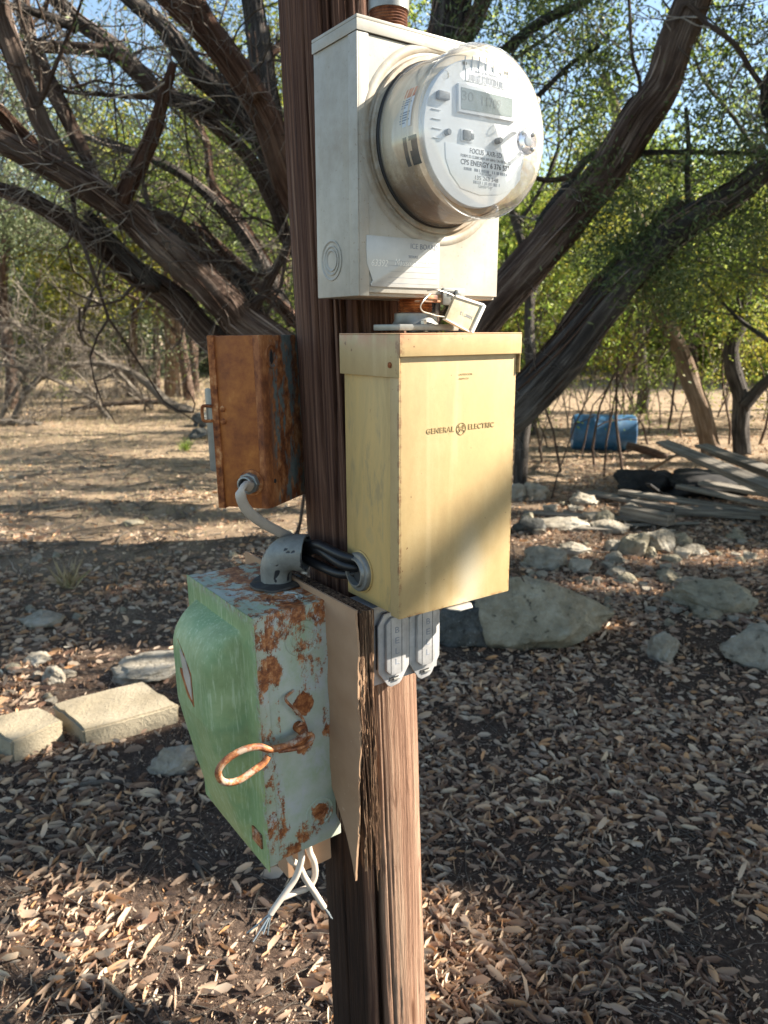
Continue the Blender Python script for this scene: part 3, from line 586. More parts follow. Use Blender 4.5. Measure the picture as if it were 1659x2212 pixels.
for k in range(4):
    for x_, y_, s_ in ((235, 890, 110), (1325, 880, 110)):
        q = fz(x_ + k * 5 * (1 if x_ < 600 else -1.5), y_ + k * s_ * (1 if x_ < 600 else 1.1)); b_.box(q[0] - .006, q[0] + .006, -fh - .0012, -fh, q[2] - .0003, q[2] + .0003)
b_.build('moulded_rib', MAT['white'], fp)
b_ = B()
for x, y in ((567, 357), (1040, 475)): q = fz(x, y); b_.box(q[0] - .0025, q[0] + .0025, -fh - .0008, -fh, q[2] - .0013, q[2] + .0013)
b_.build('clip_slot', MAT['dgrey'], fp)
for x, y in ((330, 530), (1405, 770), (875, 1980)):
    q = fz(x, y, .058); a_ = math.atan2(q[2], q[0]); r_ = .0775
    B().lathe([(.0042, .0885), (.0040, .0915), (.0025, .0932), (.0004, .0938)], 20, Matrix.Translation((r_ * math.cos(a_), 0, r_ * math.sin(a_))) @ MX, False).build('cover_stud', MAT['glass'], T.t)
def patch(r, a0, a1, h0, h1, name, mat, par, n_=14):
    b_ = B(); V = []; F = []
    for k in range(n_ + 1):
        a = R_(a0 + (a1 - a0) * k / n_)
        for h in (h0, h1): V.append((r * math.cos(a), -h, r * math.sin(a)))
    for k in range(n_): F.append((2*k, 2*k+1, 2*k+3, 2*k+2))
    return b_._a(V, F).build(name, MAT[mat], par)
wl = patch(.0823, 150, 179, .024, .056, 'warning_label', 'label', T.t)
patch(.0825, 150.3, 158, .0244, .0556, 'warning_band', 'orange', wl)
for k, (a0, h1) in enumerate(((159.5, .05), (161.3, .053), (163.1, .048), (164.9, .044), (168.5, .053), (170.3, .052), (172.1, .05), (173.9, .053), (175.7, .046))):
    patch(.0825, a0, a0 + .8, .028 if k < 4 else .036, h1, 'text_line', 'fadeink', wl, 3)
patch(.0825, 169, 177, .027, .033, 'pictogram', 'ink', wl, 4)
patch(.0823, 186, 206, .038, .066, 'side_window', 'dgrey', T.t); patch(.0826, 189, 196, .050, .056, 'window_tab', 'drum', T.t, 4)
T_meter = T

# ------------------------------------------------------------------ conduits on the rig
def threads(r, z0, z1, nt, M=None, amp=.0012):
    pr = []; 
    for k in range(nt): a = z0 + (z1 - z0) * k / nt; b = z0 + (z1 - z0) * (k + .5) / nt; pr += [(r, a), (r - amp, b)]
    return B().lathe(pr + [(r, z1)], 40, M)
T = RT('riser_conduit', 'grey steel riser conduit entering the top of the cream meter box through a rusty thread', 'conduit', .047, -.092, .3262)
B().lathe([(.0245, 0), (.0245, .016), (.0235, .018)], 40).build('hub', MAT['meterbox'], T.t)
threads(.0222, .0181, .037, 6).build('thread', MAT['thread'], T.t)
B().lathe([(.0237, .0372), (.0237, 2.6)], 40).build('pipe', MAT['galv'], T.t)
T = RT('conduit_nipple', 'short rusty threaded nipple and grey hub between the cream meter box and yellow box', 'conduit', .067, -.062, .0032)
fl = B().prism([(-.046, -.03), (.034, -.034), (.056, -.018), (.056, .020), (-.046, .026)], .0, .0075, 'z').build('flange', MAT['galv'], T.t, .0015)
B().lathe([(.0290, .0076), (.0265, .012), (.0265, .0205), (.0250, .0215)], 40).build('hub', MAT['galv'], T.t)
threads(.0215, .0216, .0378, 5, amp=.0018).build('thread', MAT['rust'], T.t)
B().lathe([(.0040, .0076), (.0040, .0120), (.0030, .0128)], 6, Matrix.Translation((-.008, -.027, 0))).build('bolt', MAT['zinc'], fl)
T = RT('rear_conduit', 'thin grey conduit stub behind the seal tag between the cream box and the yellow box', 'conduit', .100, -.098, .002)
B().lathe([(.0095, 0), (.0095, .039)], 24).build('pipe', MAT['galv'], T.t)
B().lathe([(.0125, 0), (.0125, .010), (.0115, .012)], 24).build('lock_nut', MAT['galv'], T.t)

# ------------------------------------------------------------------ wire seal tag
T = RT('seal_tag', 'clear tan plastic meter seal hanging by a wire loop under the cream meter box', 'meter seal', *((lambda q: (q[0], -.012, q[1]))(rp(777.6 + 1260 * .1771, 483.8 + 1090 * .1771, -.012))))
def sz(x, y, b=-.012): return T.p(777.6 + x * .1771, 483.8 + y * .1771, b)
cc = [sz(1150, 880), (sz(1490, 990)), sz(1335, 1325), sz(1030, 1160)]
bd = B().prism([(p[0], p[2]) for p in cc], -.0025, .0025).build('seal_body', MAT['tag'], T.t, .0006)
def edge(i, j, e=.0015): 
    a, b = Vector(cc[i]), Vector(cc[j]); d = (b - a).normalized(); nrm = Vector((-d.z, 0, d.x)) * e
    return [((a + nrm).x, (a + nrm).z), ((b + nrm).x, (b + nrm).z), ((b - nrm).x, (b - nrm).z), ((a - nrm).x, (a - nrm).z)]
B().prism(edge(0, 1), -.004, .004).prism(edge(1, 2, .0022), -.0055, .0045).prism(edge(2, 3, .0008), -.0035, .0035).build('seal_rim', MAT['tagw'], T.t, .0005)
p = sz(1285, 1115); text('3088713', .0062, MAT['fadeink'], bd, (p[0], -.0027, p[2]), rot=(R_(90), R_(-162), 0), ext=.0001)
B().tube([sz(1090, 1000), sz(1180, 1010), sz(1260, 1000), sz(1370, 1010)], .0007, 6, 4).tube([sz(1090, 1060), sz(1190, 1170), sz(1290, 1200)], .0007, 6, 4).build('inner_wire', MAT['wirew'], bd)
B().tube([sz(860, 850, -.022), sz(780, 930), sz(738, 1010), sz(770, 1070), sz(850, 1095), sz(930, 1120), sz(1035, 1135)], .0008, 6, 5).tube([sz(820, 815, -.022), sz(930, 805), sz(1040, 835), sz(1110, 860), sz(1160, 895)], .0008, 6, 5).build('wire_loop', MAT['wirew'], T.t)

# ------------------------------------------------------------------ yellow breaker box
T = RT('breaker_box', 'tall yellow enamelled breaker box with rain-hood lid, directly below the cream meter box', 'breaker box', 0, 0, -.3466, R_(-.35))
W_, D_, H_ = .1838, .1225, .3466
B().box(.0012, W_ - .0012, .004, D_, .0015, H_ - .002).build('body', MAT['yside'], T.t, .0012)
dr = B().box(0, W_, -.0008, .0036, 0, H_ - .010).box(-.0016, .0010, -.0004, .0180, 0, H_ - .012).box(W_ - .001, W_ + .0012, -.0004, .0180, 0, H_ - .012).build('door', MAT['yellow'], T.t, .0010)
ld = B().box(-.0042, W_ + .0045, -.0058, D_ + .002, H_ - .0016, H_).box(-.0042, W_ + .0045, -.0058, -.0044, H_ - .0262, H_ - .0017).box(-.0042, -.0030, -.0043, D_ + .002, H_ - .0500, H_ - .0017).box(W_ + .0033, W_ + .0045, -.0043, D_ + .002, H_ - .0500, H_ - .0017).build('rain_hood', MAT['yellow'], T.t, .0008)
B().lathe([(.0036, 0), (.0034, .0012), (.002, .0020)], 16, Matrix.Translation((-.0043, .0135, H_ - .036)) @ MYL).build('screw', MAT['rust'], ld)
for s, cx, cy, w_, rr in (('GENERAL', 952, 930, 60, 0), ('ELECTRIC', 1040, 920.5, 55, 0)):
    a0, c0 = rp(cx - w_ / 2, cy + w_ * .055, 0); a1, c1 = rp(cx + w_ / 2, cy - w_ * .055, 0)
    text(s, .0090, MAT['emboss'], dr, ((a0 + a1) / 2, -.0011, c0 / 2 + c1 / 2 + H_), width=a1 - a0, ext=.0003, bold=.0002, space=1.1)
a0, c0 = rp(997, 926.5, 0); Mg = Matrix.Translation((a0, -.0008, c0 + H_)) @ MX
em = B().lathe([(.0078, 0), (.0078, .0006), (.0070, .0006), (.0070, 0)], 40, Mg, False).build('emblem', MAT['emboss'], dr)
b_ = B()
for k in range(4):
    a = k * 90 + 20; pts = [Mg @ Vector((r * math.cos(R_(a + t)), r * math.sin(R_(a + t)), .0004)) for r, t in ((.0066, 0), (.0058, 30), (.0044, 45), (.0038, 20))]; b_.tube(pts, .0004, 5, 4)
b_.build('emblem_scroll', MAT['emboss'], em); text('GE', .0072, MAT['emboss'], em, (a0, -.0011, c0 + H_), ext=.0003, shear=.35, bold=.0001)
a0, c0 = rp(1007, 815, 0); text('OUTDOOR', .0034, MAT['emboss'], dr, (a0, -.0010, c0 + H_ + .003), width=.022, ext=.00008); text('ALUM CU', .0030, MAT['emboss'], dr, (a0 - .003, -.0010, c0 + H_ - .002), width=.016, ext=.00008)
a0, c0 = rp(998, 1309, .006); hp = B().prism([(a0 - .021, .008), (a0 - .021, -.004), (a0 - .012, -.016), (a0 + .010, -.016), (a0 + .018, -.004), (a0 + .018, .008)], -.0032, -.0014, 'z').build('hasp_tab', MAT['zinc'], T.t, .0003)
B().lathe([(.0036, -.0036), (.0036, -.0030)], 20, Matrix.Translation((a0 - .004, -.009, 0))).build('tab_hole', MAT['gap'], hp)
Mb = Matrix.Translation((.0008, .089, H_ - .307)) @ MYL
B().lathe([(.0285, 0), (.0285, .0012), (.024, .0016)], 40, Mb, False).build('knockout_rim', MAT['yside'], T.t)
bu = B().lathe([(.0262, .001), (.0262, .006), (.0250, .0075), (.0205, .0080), (.0190, .0120), (.0170, .0120), (.0170, .002)], 40, Mb, False).build('cable_bushing', MAT['galv'], T.t)
B().lathe([(.0170, .003), (.001, .003)], 32, Mb, False).build('bushing_hole', MAT['gap'], bu)

# ------------------------------------------------------------------ grey twin weatherproof outlet box
T = RT('outlet_box', 'grey weatherproof outlet box with two pill-shaped flip covers, under the yellow box', 'outlet box', .0015, -.068, -.466, R_(-.6))
B().box(0, .115, .0, .054, 0, .1125).build('body', MAT['alum'], T.t, .002)
def z5(x, y, b): return T.p(777.6 + x * .125, 1261.4 + y * .125, b)
for k, (x0, x1, yt, yb, xt, lab) in enumerate(((330, 862, 560, 1790, 548, 1), (866, 1385, 420, 1655, 1085, 2))):
    A0 = z5(x0, 1150, -.058)[0]; A1 = z5(x1, 1150, -.058)[0]; cx = (A0 + A1) / 2; hw = (A1 - A0) / 2; zb = z5(xt, yb, -.058)[2]; z0_ = .022
    cv = B().prism([(cx - hw, z0_), (cx - hw * .42, zb + .004), (cx - hw * .2, zb), (cx + hw * .35, zb + .002), (cx + hw * .5, zb + .006), (cx + hw, z0_), (cx + hw, .088), (cx + hw * .6, .104), (cx - hw * .6, .104), (cx - hw, .088)], -.0092, -.0058).build('outlet_cover', MAT['alum'], T.t, .0012)
    B().prism([(cx - hw * .95, z0_ + .002), (cx, zb + .016), (cx + hw * .95, z0_ + .002), (cx + hw * .95, .087), (cx - hw * .95, .087)], -.0056, -.0002).build('gasket', MAT['gap'], cv, .0006)
    pp = [(cx + hw * .70 * sx, zz) for sx, zz in ((-.9, .024), (-.45, .0155), (.45, .0155), (.9, .024), (.9, .090), (.45, .0985), (-.45, .0985), (-.9, .090))]
    B().prism(pp, -.0150, -.0094).build('raised_panel', MAT['alum'], cv, .0022)
    B().box(cx - .0092, cx - .0086, -.0153, -.0151, .018, .096).box(cx + .0086, cx + .0092, -.0153, -.0151, .018, .096).build('groove', MAT['gap'], cv)
    for i_, ch in enumerate('BELL'): text(ch, .0125, MAT['fadeink'], cv, (cx + .001, -.0151, .0795 - i_ * .0150), width=.0065 if ch != 'I' else None, ext=.0001)
    B().box(cx - .008, cx + .007, -.0102, -.0088, zb + .0100, zb + .0145).build('latch_slot', MAT['gap'], cv); B().box(cx - .002, cx + .009, -.0118, -.0098, zb + .0095, zb + .0128).build('latch', MAT['zinc'], cv, .0008)

# ------------------------------------------------------------------ plywood backboard
T = RT('plywood_board', 'tan warped plywood backboard with split curling layers, between the green box and the pole', 'board', -.033, -.037, -.735, R_(-1.2))
def sheet(x0, x1, y0, y1, zt, zb_fn, name, mat, sd, par, ry=.0):
    ny, nz = 26, 60; V = []; 
    ys = np.linspace(y0, y1, ny); 
    for side in (0, 1):
        for y in ys:
            zb = zb_fn(y)
            for k in range(nz):
                z = zb + (zt - zb) * k / (nz - 1); e = .0016 * float(vn(z * 26, y * 8, 0, sd)); ey = (.0012 * float(vn(z * 17, 0, 0, sd + 4)) + .0009 * float(vn(z * 220, 0, 0, sd + 5))) if y == y0 else 0
                bow = ry * max(0, (.28 - z)) ** 2 * 4 * math.exp(-(y - y0) * 18)
                V.append(((x1 if side else x0) + e + bow, y + ey, z))
    n1 = ny * nz; F = []
    for s in (0, 1):
        for i in range(ny - 1):
            for k in range(nz - 1):
                a = s * n1 + i * nz + k; F.append((a, a + 1, a + nz + 1, a + nz))
    def strip(I): 
        for a, b in zip(I[:-1], I[1:]): F.append((a, b, b + n1, a + n1))
    strip([k for k in range(nz)]); strip([(ny - 1) * nz + k for k in range(nz)]); strip([i * nz for i in range(ny)]); strip([i * nz + nz - 1 for i in range(ny)])
    return B()._a(V, F).build(name, MAT[mat], par)
BT = .398
sheet(0, .0030, 0, .325, BT, lambda y: .038 - .030 * math.exp(-y * 25) + min(.10, y * 1.0), 'face_sheet', 'board', 1, T.t, -.04)
for k in range(5):
    x = .0042 + k * .0048; sheet(x, x + .0033, -.001 + random.uniform(-.003, .004), .325, BT - random.uniform(0, .006), (lambda q: (lambda y: .03 + q + min(.08, y * .6)))(random.uniform(-.03, .02)), 'ply_layer', 'ply', 10 + k, T.t, random.uniform(-.02, .05))
b_ = B()
for k in range(34):
    x = random.uniform(.002, .028); z1 = random.uniform(.1, .30); z0 = z1 - random.uniform(.06, .22); b_.tube([(x, -.001, z1), (x + random.uniform(-.002, .003), -.004, (z0 + z1) / 2), (x + random.uniform(-.001, .007), -.005, max(z0, -.02))], [.0007, .0006, .0002], 4, 4)
b_.build('splinter', MAT['ply'], T.t)
T = RT('wooden_block', 'small brown wooden block behind the cut cables below the green box', 'wood block', -.082, -.165, -.79, R_(-1.9))
B().box(.0, .075, .0, .035, .0, .11).build('block', MAT['board'], T.t, .002)

# ------------------------------------------------------------------ green switch box
T = RT('green_switch_box', 'rusty green switch box with domed door and rod handle, lowest on the pole', 'switch box', -.1235, -.113, -.710, R_(-1.5))
GW, GD, GH = .103, .212, .362
bo = B().box(0, GW, 0, GD, 0, GH).build('body', MAT['gbody'], T.t, .0022)
GW += 0
B().box(-.0154, .0008, -.0028, GD + .002, -.0005, GH + .0008).build('door_lip', MAT['gbody'], T.t, .0006)
# door: flange plus pressed dome, a closed shell
ny, nz = 90, 150; ys = np.linspace(-.008, GD + .004, ny); zs = np.linspace(-.0035, GH + .0015, nz); YY, ZZ = np.meshgrid(ys, zs, indexing='ij')
def ss(x): x = np.clip(x, 0, 1); return x * x * (3 - 2 * x)
def rnd_(x): x = np.clip(x, 0, 1); return np.sqrt(1 - (1 - x)**2)
wz = rnd_((GH - .030 - ZZ) / .055) * np.clip((ZZ + .004) / .205, 0, 1) ** .8
wy = rnd_((YY - .034) / .045) * rnd_((GD - .022 - YY) / .045)
dome = .047 * ss(wy * 1.05) * np.clip(wz, 0, 1); 
XX = -.0168 - dome + .0006 * fbm(YY * 30, ZZ * 30, 0, 3, 3)
V1 = np.stack([XX, YY, ZZ], -1).reshape(-1, 3); V2 = np.stack([np.full_like(YY, -.0156), YY, ZZ], -1).reshape(-1, 3)
i = np.arange(ny - 1)[:, None] * nz + np.arange(nz - 1)[None]; Q = np.stack([i, i + 1, i + nz + 1, i + nz], -1).reshape(-1, 4); N1 = len(V1); QQ = [Q, Q[:, ::-1] + N1]
for I in (np.arange(nz), (ny - 1) * nz + np.arange(nz), np.arange(ny) * nz, np.arange(ny) * nz + nz - 1): QQ.append(np.stack([I[:-1], I[1:], I[1:] + N1, I[:-1] + N1], -1))
m = mesh_np('door', np.vstack([V1, V2]), None, np.vstack(QQ)); m.set_sharp_from_angle(angle=R_(50)); m.materials.append(MAT['gdoor']); do = link(bpy.data.objects.new('door', m), T.t)
def dsx(y, z):
    i = np.argmin(abs(ys - y)); j = np.argmin(abs(zs - z)); return float(XX[i, j])
def decal(poly, off, name, mat, par):   # thin plate bent over the door surface
    V = []; n_ = len(poly); 
    for o in (off, off - .0025):
        V += [(dsx(y, z) - o, y, z) for y, z in poly]
        V.append((dsx(sum(p[0] for p in poly) / n_, sum(p[1] for p in poly) / n_) - o, sum(p[0] for p in poly) / n_, sum(p[1] for p in poly) / n_))
    F = [(k, (k + 1) % n_, n_) for k in range(n_)] + [((k + 1) % n_ + n_ + 1, k + n_ + 1, 2 * n_ + 1) for k in range(n_)] + [(k, k + n_ + 1, (k + 1) % n_ + n_ + 1, (k + 1) % n_) for k in range(n_)]
    return B()._a(V, F).build(name, MAT[mat], par)
sl = [(.150, .296), (.122, .284), (.100, .262), (.098, .214), (.120, .222), (.142, .250)]
decal(sl, .0006, 'slot_edge', 'rust', do); decal([(.136, .286), (.116, .278), (.102, .258), (.101, .224), (.112, .232), (.126, .25)], .0016, 'slot_window', 'cable', do)
tb = B().prism([(.058, .046), (.064, .040), (.064, .030), (.057, .024), (.008, .024), (.008, .046)], -.0196, -.0172, 'x').build('hasp_tab', MAT['rod'], do, .0003)
B().lathe([(.0052, 0), (.0052, .0006)], 20, Matrix.Translation((-.0197, .052, .035)) @ MYL).build('tab_hole', MAT['gdoor'], tb)
B().lathe([(.0085, 0), (.0075, .003), (.003, .005)], 16, Matrix.Translation((-.0172, .020, .035)) @ MYL).build('tab_rivet', MAT['rod'], tb)
def kn(x, z, rr, name='knockout'):
    b_ = B(); M = Matrix.Translation((x, .0002, z)) @ MX
    for r in rr: b_.lathe([(r, 0), (r, .0010), (r - .0010, .0014), (r - .0022, .0010), (r - .0028, 0)], 40, M, False)
    return b_.build(name, MAT['gbody'], bo)
kn(.055, .318, (.026, .017)); kn(.069, .050, (.022, .0155, .010)); 
b_ = B(); M = Matrix.Translation((.052, .038, GH - .0002))
for r in (.026, .019): b_.lathe([(r, 0), (r, .0010), (r - .0010, .0014), (r - .0022, .0010), (r - .0028, 0)], 40, M, False)
b_.build('knockout', MAT['gbody'], bo)
B().prism([(.052, .243), (.066, .226), (.055, .208), (.040, .222)], -.0007, .0004).build('punched_hole', MAT['rust'], bo)
Z3 = lambda x, y, b: T.p(362.9 + x * .4921, 1123.2 + y * .4921, b)
hb = -.090
hp_ = [Z3(590, 895, -.108), Z3(612, 925, -.100), Z3(596, 958, hb), Z3(540, 985, hb), Z3(465, 1000, hb), Z3(410, 988, hb), Z3(340, 1002, hb), Z3(268, 1045, hb), Z3(236, 1095, hb), Z3(258, 1138, hb), Z3(320, 1135, hb), Z3(385, 1095, hb), Z3(432, 1062, hb), Z3(455, 1030, hb)]
hd = B().tube(hp_, [.0056, .0054, .0050, .0046, .0046, .0046, .0046, .0046, .0046, .0042], 12, 6).build('handle', MAT['rod'], T.t)
B().tube([Z3(500, 1010, hb), Z3(560, 1003, hb + .003), Z3(615, 990, hb), Z3(650, 955, hb - .004), Z3(635, 938, hb - .006), Z3(598, 950, hb - .006)], [.0028, .0030, .0026], 8, 6).build('handle_strap', MAT['rod'], hd)
B().lathe([(.0075, -.002), (.0070, .012), (.005, .014)], 20, Matrix.Translation(Z3(585, 905, -.112)) @ MX).build('pivot', MAT['rust'], hd)
B().tube([Z3(570, 745, -.112), Z3(535, 782, -.106), Z3(580, 835, -.104), Z3(605, 868, -.106), Z3(622, 912, -.104)], [.0018, .0020, .0018], 8, 5).build('hook_rod', MAT['rod'], T.t)

# ------------------------------------------------------------------ elbow conduit + black cables
T = RT('conduit_elbow', 'peeling grey conduit elbow standing on top of the green switch box', 'conduit elbow', -.062, -.212, -.3475)
T.t.rotation_euler = (0, 0, RZ - R_(38)); T.t.scale = (1.13, 1.13, 1.13)
P = [(0, 0, 0), (0, 0, .018)] + [(.026 * (1 - math.cos(R_(t))), -.004 * math.sin(R_(t)), .018 + .026 * math.sin(R_(t))) for t in (15, 30, 45, 60, 75, 90)] + [(.040, -.006, .044)]
R0 = [.0188, .0195, .0200, .0205, .0212, .0218, .0222, .0228, .0232]
V, Tt, Q, U = tube_np(P, R0, 40, cap=False); V2, T2, Q2, U2 = tube_np(P, np.array(R0) - .0032, 40, cap=False)
nn_ = len(V); Fq = [tuple(q) for q in Q] + [tuple(q[::-1] + nn_) for q in Q2]; e = (len(P) - 1) * 40
Fq += [(e + k, e + (k + 1) % 40, nn_ + e + (k + 1) % 40, nn_ + e + k) for k in range(40)]
B()._a(np.vstack([V, V2]), Fq).build('elbow', MAT['elbow'], T.t, recalc=False)
B().lathe([(.0252, .036), (.0252, .0415), (.0205, .0418)], 40, Matrix.Translation((0, -.006, .044)) @ Matrix.Rotation(R_(90), 4, 'Y'), False)
b_ = B(); pr = [(.030, 0), (.0335, .001), (.0330, .0035), (.026, .0045), (.020, .0045)]; b_.lathe(pr, 48, Matrix.Translation((0, 0, .0005)))
b_.V = [(x * (1 + .06 * float(vn(x * 60, y * 60, 0, 2))), y * (1 + .06 * float(vn(x * 60, y * 60, 0, 5))), z + .0016 * float(vn(x * 90, y * 90, 0, 7)) + .001) for x, y, z in b_.V]
b_.build('gasket_washer', MAT['darkmetal'], T.t)
z4 = lambda x, y: (501.1 + x * .1979, 1123.2 + y * .1979)
ends = [((-.030, -.2100, -.2925), (830, 290), (940, 268), (1230, 400), (.018, -.085, -.297)), ((-.030, -.2130, -.3020), (850, 330), (960, 330), (1240, 500), (.018, -.0905, -.306)), ((-.030, -.2060, -.3100), (800, 420), (960, 500), (1200, 590), (.018, -.0950, -.3115))]
for k, (p0, m1, m2, m3, p1) in enumerate(ends):
    bb = (-.185, -.155, -.105)
    if k == 2: bb = (-.19, -.16, -.118)
    mid = []
    for (x, y), b in zip((m1, m2, m3), bb): px, py = z4(x, y); a, c = rp(px, py, b); mid.append((a, b, c))
    T = RT('black_cable', ('top', 'middle', 'lowest')[k] + ' of the three thick black cables from the grey elbow to the yellow box', 'cable', *p0, group='black cables between elbow and yellow box')
    B().tube([T.l(-.052, -.214, -.300 - .004 * k), T.l(*p0)] + [T.l(*q) for q in mid] + [T.l(*p1)], .0066, 12, 7).build('sheath', MAT['black'], T.t)

# ------------------------------------------------------------------ rusty orange box on the far side
ra = R_(70); ro = np.array([-.156, 1.025, 1.2655]); 
t = thing('rusty_switch_box', 'rust-orange steel switch box with lever on its far edge, left of the pole', 'switch box', ro, (0, R_(-1.4), R_(-20)))
# local -X runs to the left along the orange side; +Y runs back along the mounting side
SW, SDp, SH = .070, .135, .2325
B().box(-SW, -.012, 0, SDp, 0, SH).build('body', MAT['rustbox'], t, .0012)
B().prism([(-.0125, .0002), (-.004, .0015), (0, .008), (0, SDp), (-.0125, SDp)], 0, SH, 'z').build('mounting_plate', MAT['rustback'], t, .0008)
cv = B().box(-SW - .0095, -SW + .0005, -.0028, SDp + .003, -.002, SH + .0012).build('door', MAT['rust'], t, .0008)
Mk = Matrix.Translation((.0002, .026, SH - .028)) @ Matrix.Rotation(R_(90), 4, 'Y')
kh = B().lathe([(.0165, 0), (.0150, .0016), (.0135, .0010), (.0125, 0)], 32, Mk, False).build('keyhole_rim', MAT['rustback'], t)
B().prism([(.0215, SH - .034), (.026, SH - .038), (.0305, SH - .034), (.0285, SH - .024), (.026, SH - .018), (.0235, SH - .024)], .0004, .0012, 'x').build('keyhole', MAT['gap'], kh)
B().lathe([(.0030, 0), (.0030, .0008)], 16, Matrix.Translation((.0002, .018, .036)) @ Matrix.Rotation(R_(90), 4, 'Y')).build('mounting_hole', MAT['gap'], t)
lv = B().prism([(.0, .165), (.016, .152), (.022, .12), (.022, .075), (.014, .056), (.0, .048)], -SW - .022, -SW - .0096, 'x').build('lever', MAT['galv'], t, .004)
b_ = B().tube([(-SW - .009, -.004, .140), (-SW - .022, -.004, .140), (-SW - .024, -.004, .134), (-SW - .024, -.004, .126), (-SW - .022, -.004, .120), (-SW - .009, -.004, .120)], .0022, 8, 3); b_.build('latch_loop', MAT['rust'], t)
for zz in (.136, .119): B().lathe([(.0042, 0), (.0038, .002), (.002, .003)], 12, Matrix.Translation((-SW + .006, 0, zz)) @ MX).build('rivet', MAT['rust'], t)
Mn = Matrix.Translation((-.026, 0, .036)) @ MX
ct = B().lathe([(.0185, .0004), (.0180, .0022), (.0150, .0030)], 32, Mn).build('washer', MAT['rust'], t)
cn = B().lathe([(.0140, .0032), (.0150, .0042), (.0150, .0110), (.0140, .0122)], 8, Mn).lathe([(.0115, .0123), (.0115, .0200), (.0092, .0206), (.0085, .0200), (.0085, .0124)], 24, Mn, False).build('cable_connector', MAT['galv'], t, .0004)
B().lathe([(.0085, .0130), (.0004, .0130)], 20, Mn, False).build('connector_hole', MAT['gap'], cn)

def flat_cable(pts, wd, th, side):
    P = cr(pts, 8); V = []; n_ = len(P); Tn = np.gradient(P, axis=0); Tn /= np.linalg.norm(Tn, axis=1)[:, None]; sd = np.array(side, float); F = []
    for p, t_ in zip(P, Tn):
        a = sd - t_ * (sd @ t_); a /= np.linalg.norm(a); b = np.cross(t_, a)
        for k in range(14): q = 2 * math.pi * k / 14; V.append(p + a * wd * math.copysign(abs(math.cos(q)) ** .7, math.cos(q)) + b * th * math.sin(q))
    for i in range(n_ - 1):
        for k in range(14): F.append((i*14+k, i*14+(k+1) % 14, (i+1)*14+(k+1) % 14, (i+1)*14+k))
    F.append(tuple(range(14))[::-1]); F.append(tuple((n_ - 1) * 14 + k for k in range(14))); return B()._a(V, F)
cw = [aty(541, 1052, 1.010), aty(528, 1050, .985), aty(520, 1068, .975), aty(531, 1098, .985), aty(562, 1126, 1.005), aty(600, 1147, 1.035), aty(632, 1164, 1.065), aty(652, 1178, 1.09)]
t = thing('white_cable', 'thick off-white cable bending from the rusty orange box down behind the grey elbow', 'cable', cw[0]); flat_cable([p - cw[0] for p in cw], .0072, .0042, (.5, 0, .85)).build('sheath', MAT['cable'], t)
# cut cables hanging from the green box
for k, (pp, lab) in enumerate((([(585, 1455), (583, 1500), (560, 1570), (520, 1630), (470, 1700), (450, 1730)], 'cut white cable pointing left under the green box, splayed strands at its end'),
                               ([(530, 1475), (575, 1520), (600, 1570), (640, 1630), (672, 1680), (685, 1700)], 'cut white cable pointing right under the green box, short bare strands'),
                               ([(618, 1440), (640, 1500), (645, 1560), (620, 1610), (560, 1635), (500, 1660)], 'white cable looping under the green box behind the two cut ends'))):
    b0 = (-.135, -.150, -.158)[k]
    q = [(lambda ac: (ac[0], b0, ac[1]))(rp(362.9 + x * .4921, 1123.2 + y * .4921, b0)) for x, y in pp]
    q = [(q[0][0], b0, q[0][2] + .05)] + q
    T = RT('cut_cable', lab, 'cable', *q[0], group='cut cables under the green box')
    B().tube([T.l(*p) for p in q], [.0052, .0050, .0048, .0046], 12, 6).build('sheath', MAT['cable'], T.t)
    if k < 2:
        b_ = B(); e = Vector(T.l(*q[-1])); d = (e - Vector(T.l(*q[-2]))).normalized()
        for s in range(7):
            f = d + Vector((random.uniform(-.5, .5), random.uniform(-.4, .4), random.uniform(-.35, .3))) * (.9 if k == 0 else .22); b_.tube([e - d * .004, e + f * .012, e + f * random.uniform(.018, .030)], .0011, 6, 3)
        b_.build('bare_strand', MAT['strand'], T.t)

# ------------------------------------------------------------------ hero junipers: limbs follow the photograph, each given its own depth
def limb_pts(px, d0, d1, n=4):
    P = [aty(x, y, d0 + (d1 - d0) * k / (len(px) - 1)) for k, (x, y) in enumerate(px)]; return cr(P, n)
def limb_mesh(A, px, d0, d1, w0, w1, seed, seg=26, ridge=.22):
    P = limb_pts(px, d0, d1, 1); L = np.linalg.norm(np.diff(P, axis=0), axis=1).sum(); n = max(3, int(L / .045 / (len(px) - 1))); P = cr(P, n)
    P = P + .018 * np.stack([vn(np.arange(len(P)) * .10, seed, k, 40) for k in range(3)], -1) * min(1, w0 / 40)
    D = P[:, 1]; R = np.linspace(w0, w1, len(P)) / 2 / F_ * D * (.84 if px[-1][0] < 700 else .92); A.tube(P, R, seg if max(w0, w1) > 24 else 10, ridge=ridge, seed=seed); return P, R
def hero(name, label, base, limbs, bark, group=None):
    b = np.array(base, float); t = thing(name, label, 'tree', b, group=group); out = []
    for k, (px, d0, d1, w0, w1) in enumerate(limbs):
        A = Acc(); P, R = limb_mesh(A, px, d0, d1, w0, w1, seed=k * 7 + len(limbs)); A.V = [v - b for v in A.V]; A.build('limb' if k else 'trunk', MAT[bark[k % len(bark)]], t); out.append((P, R))
    return t, b, out
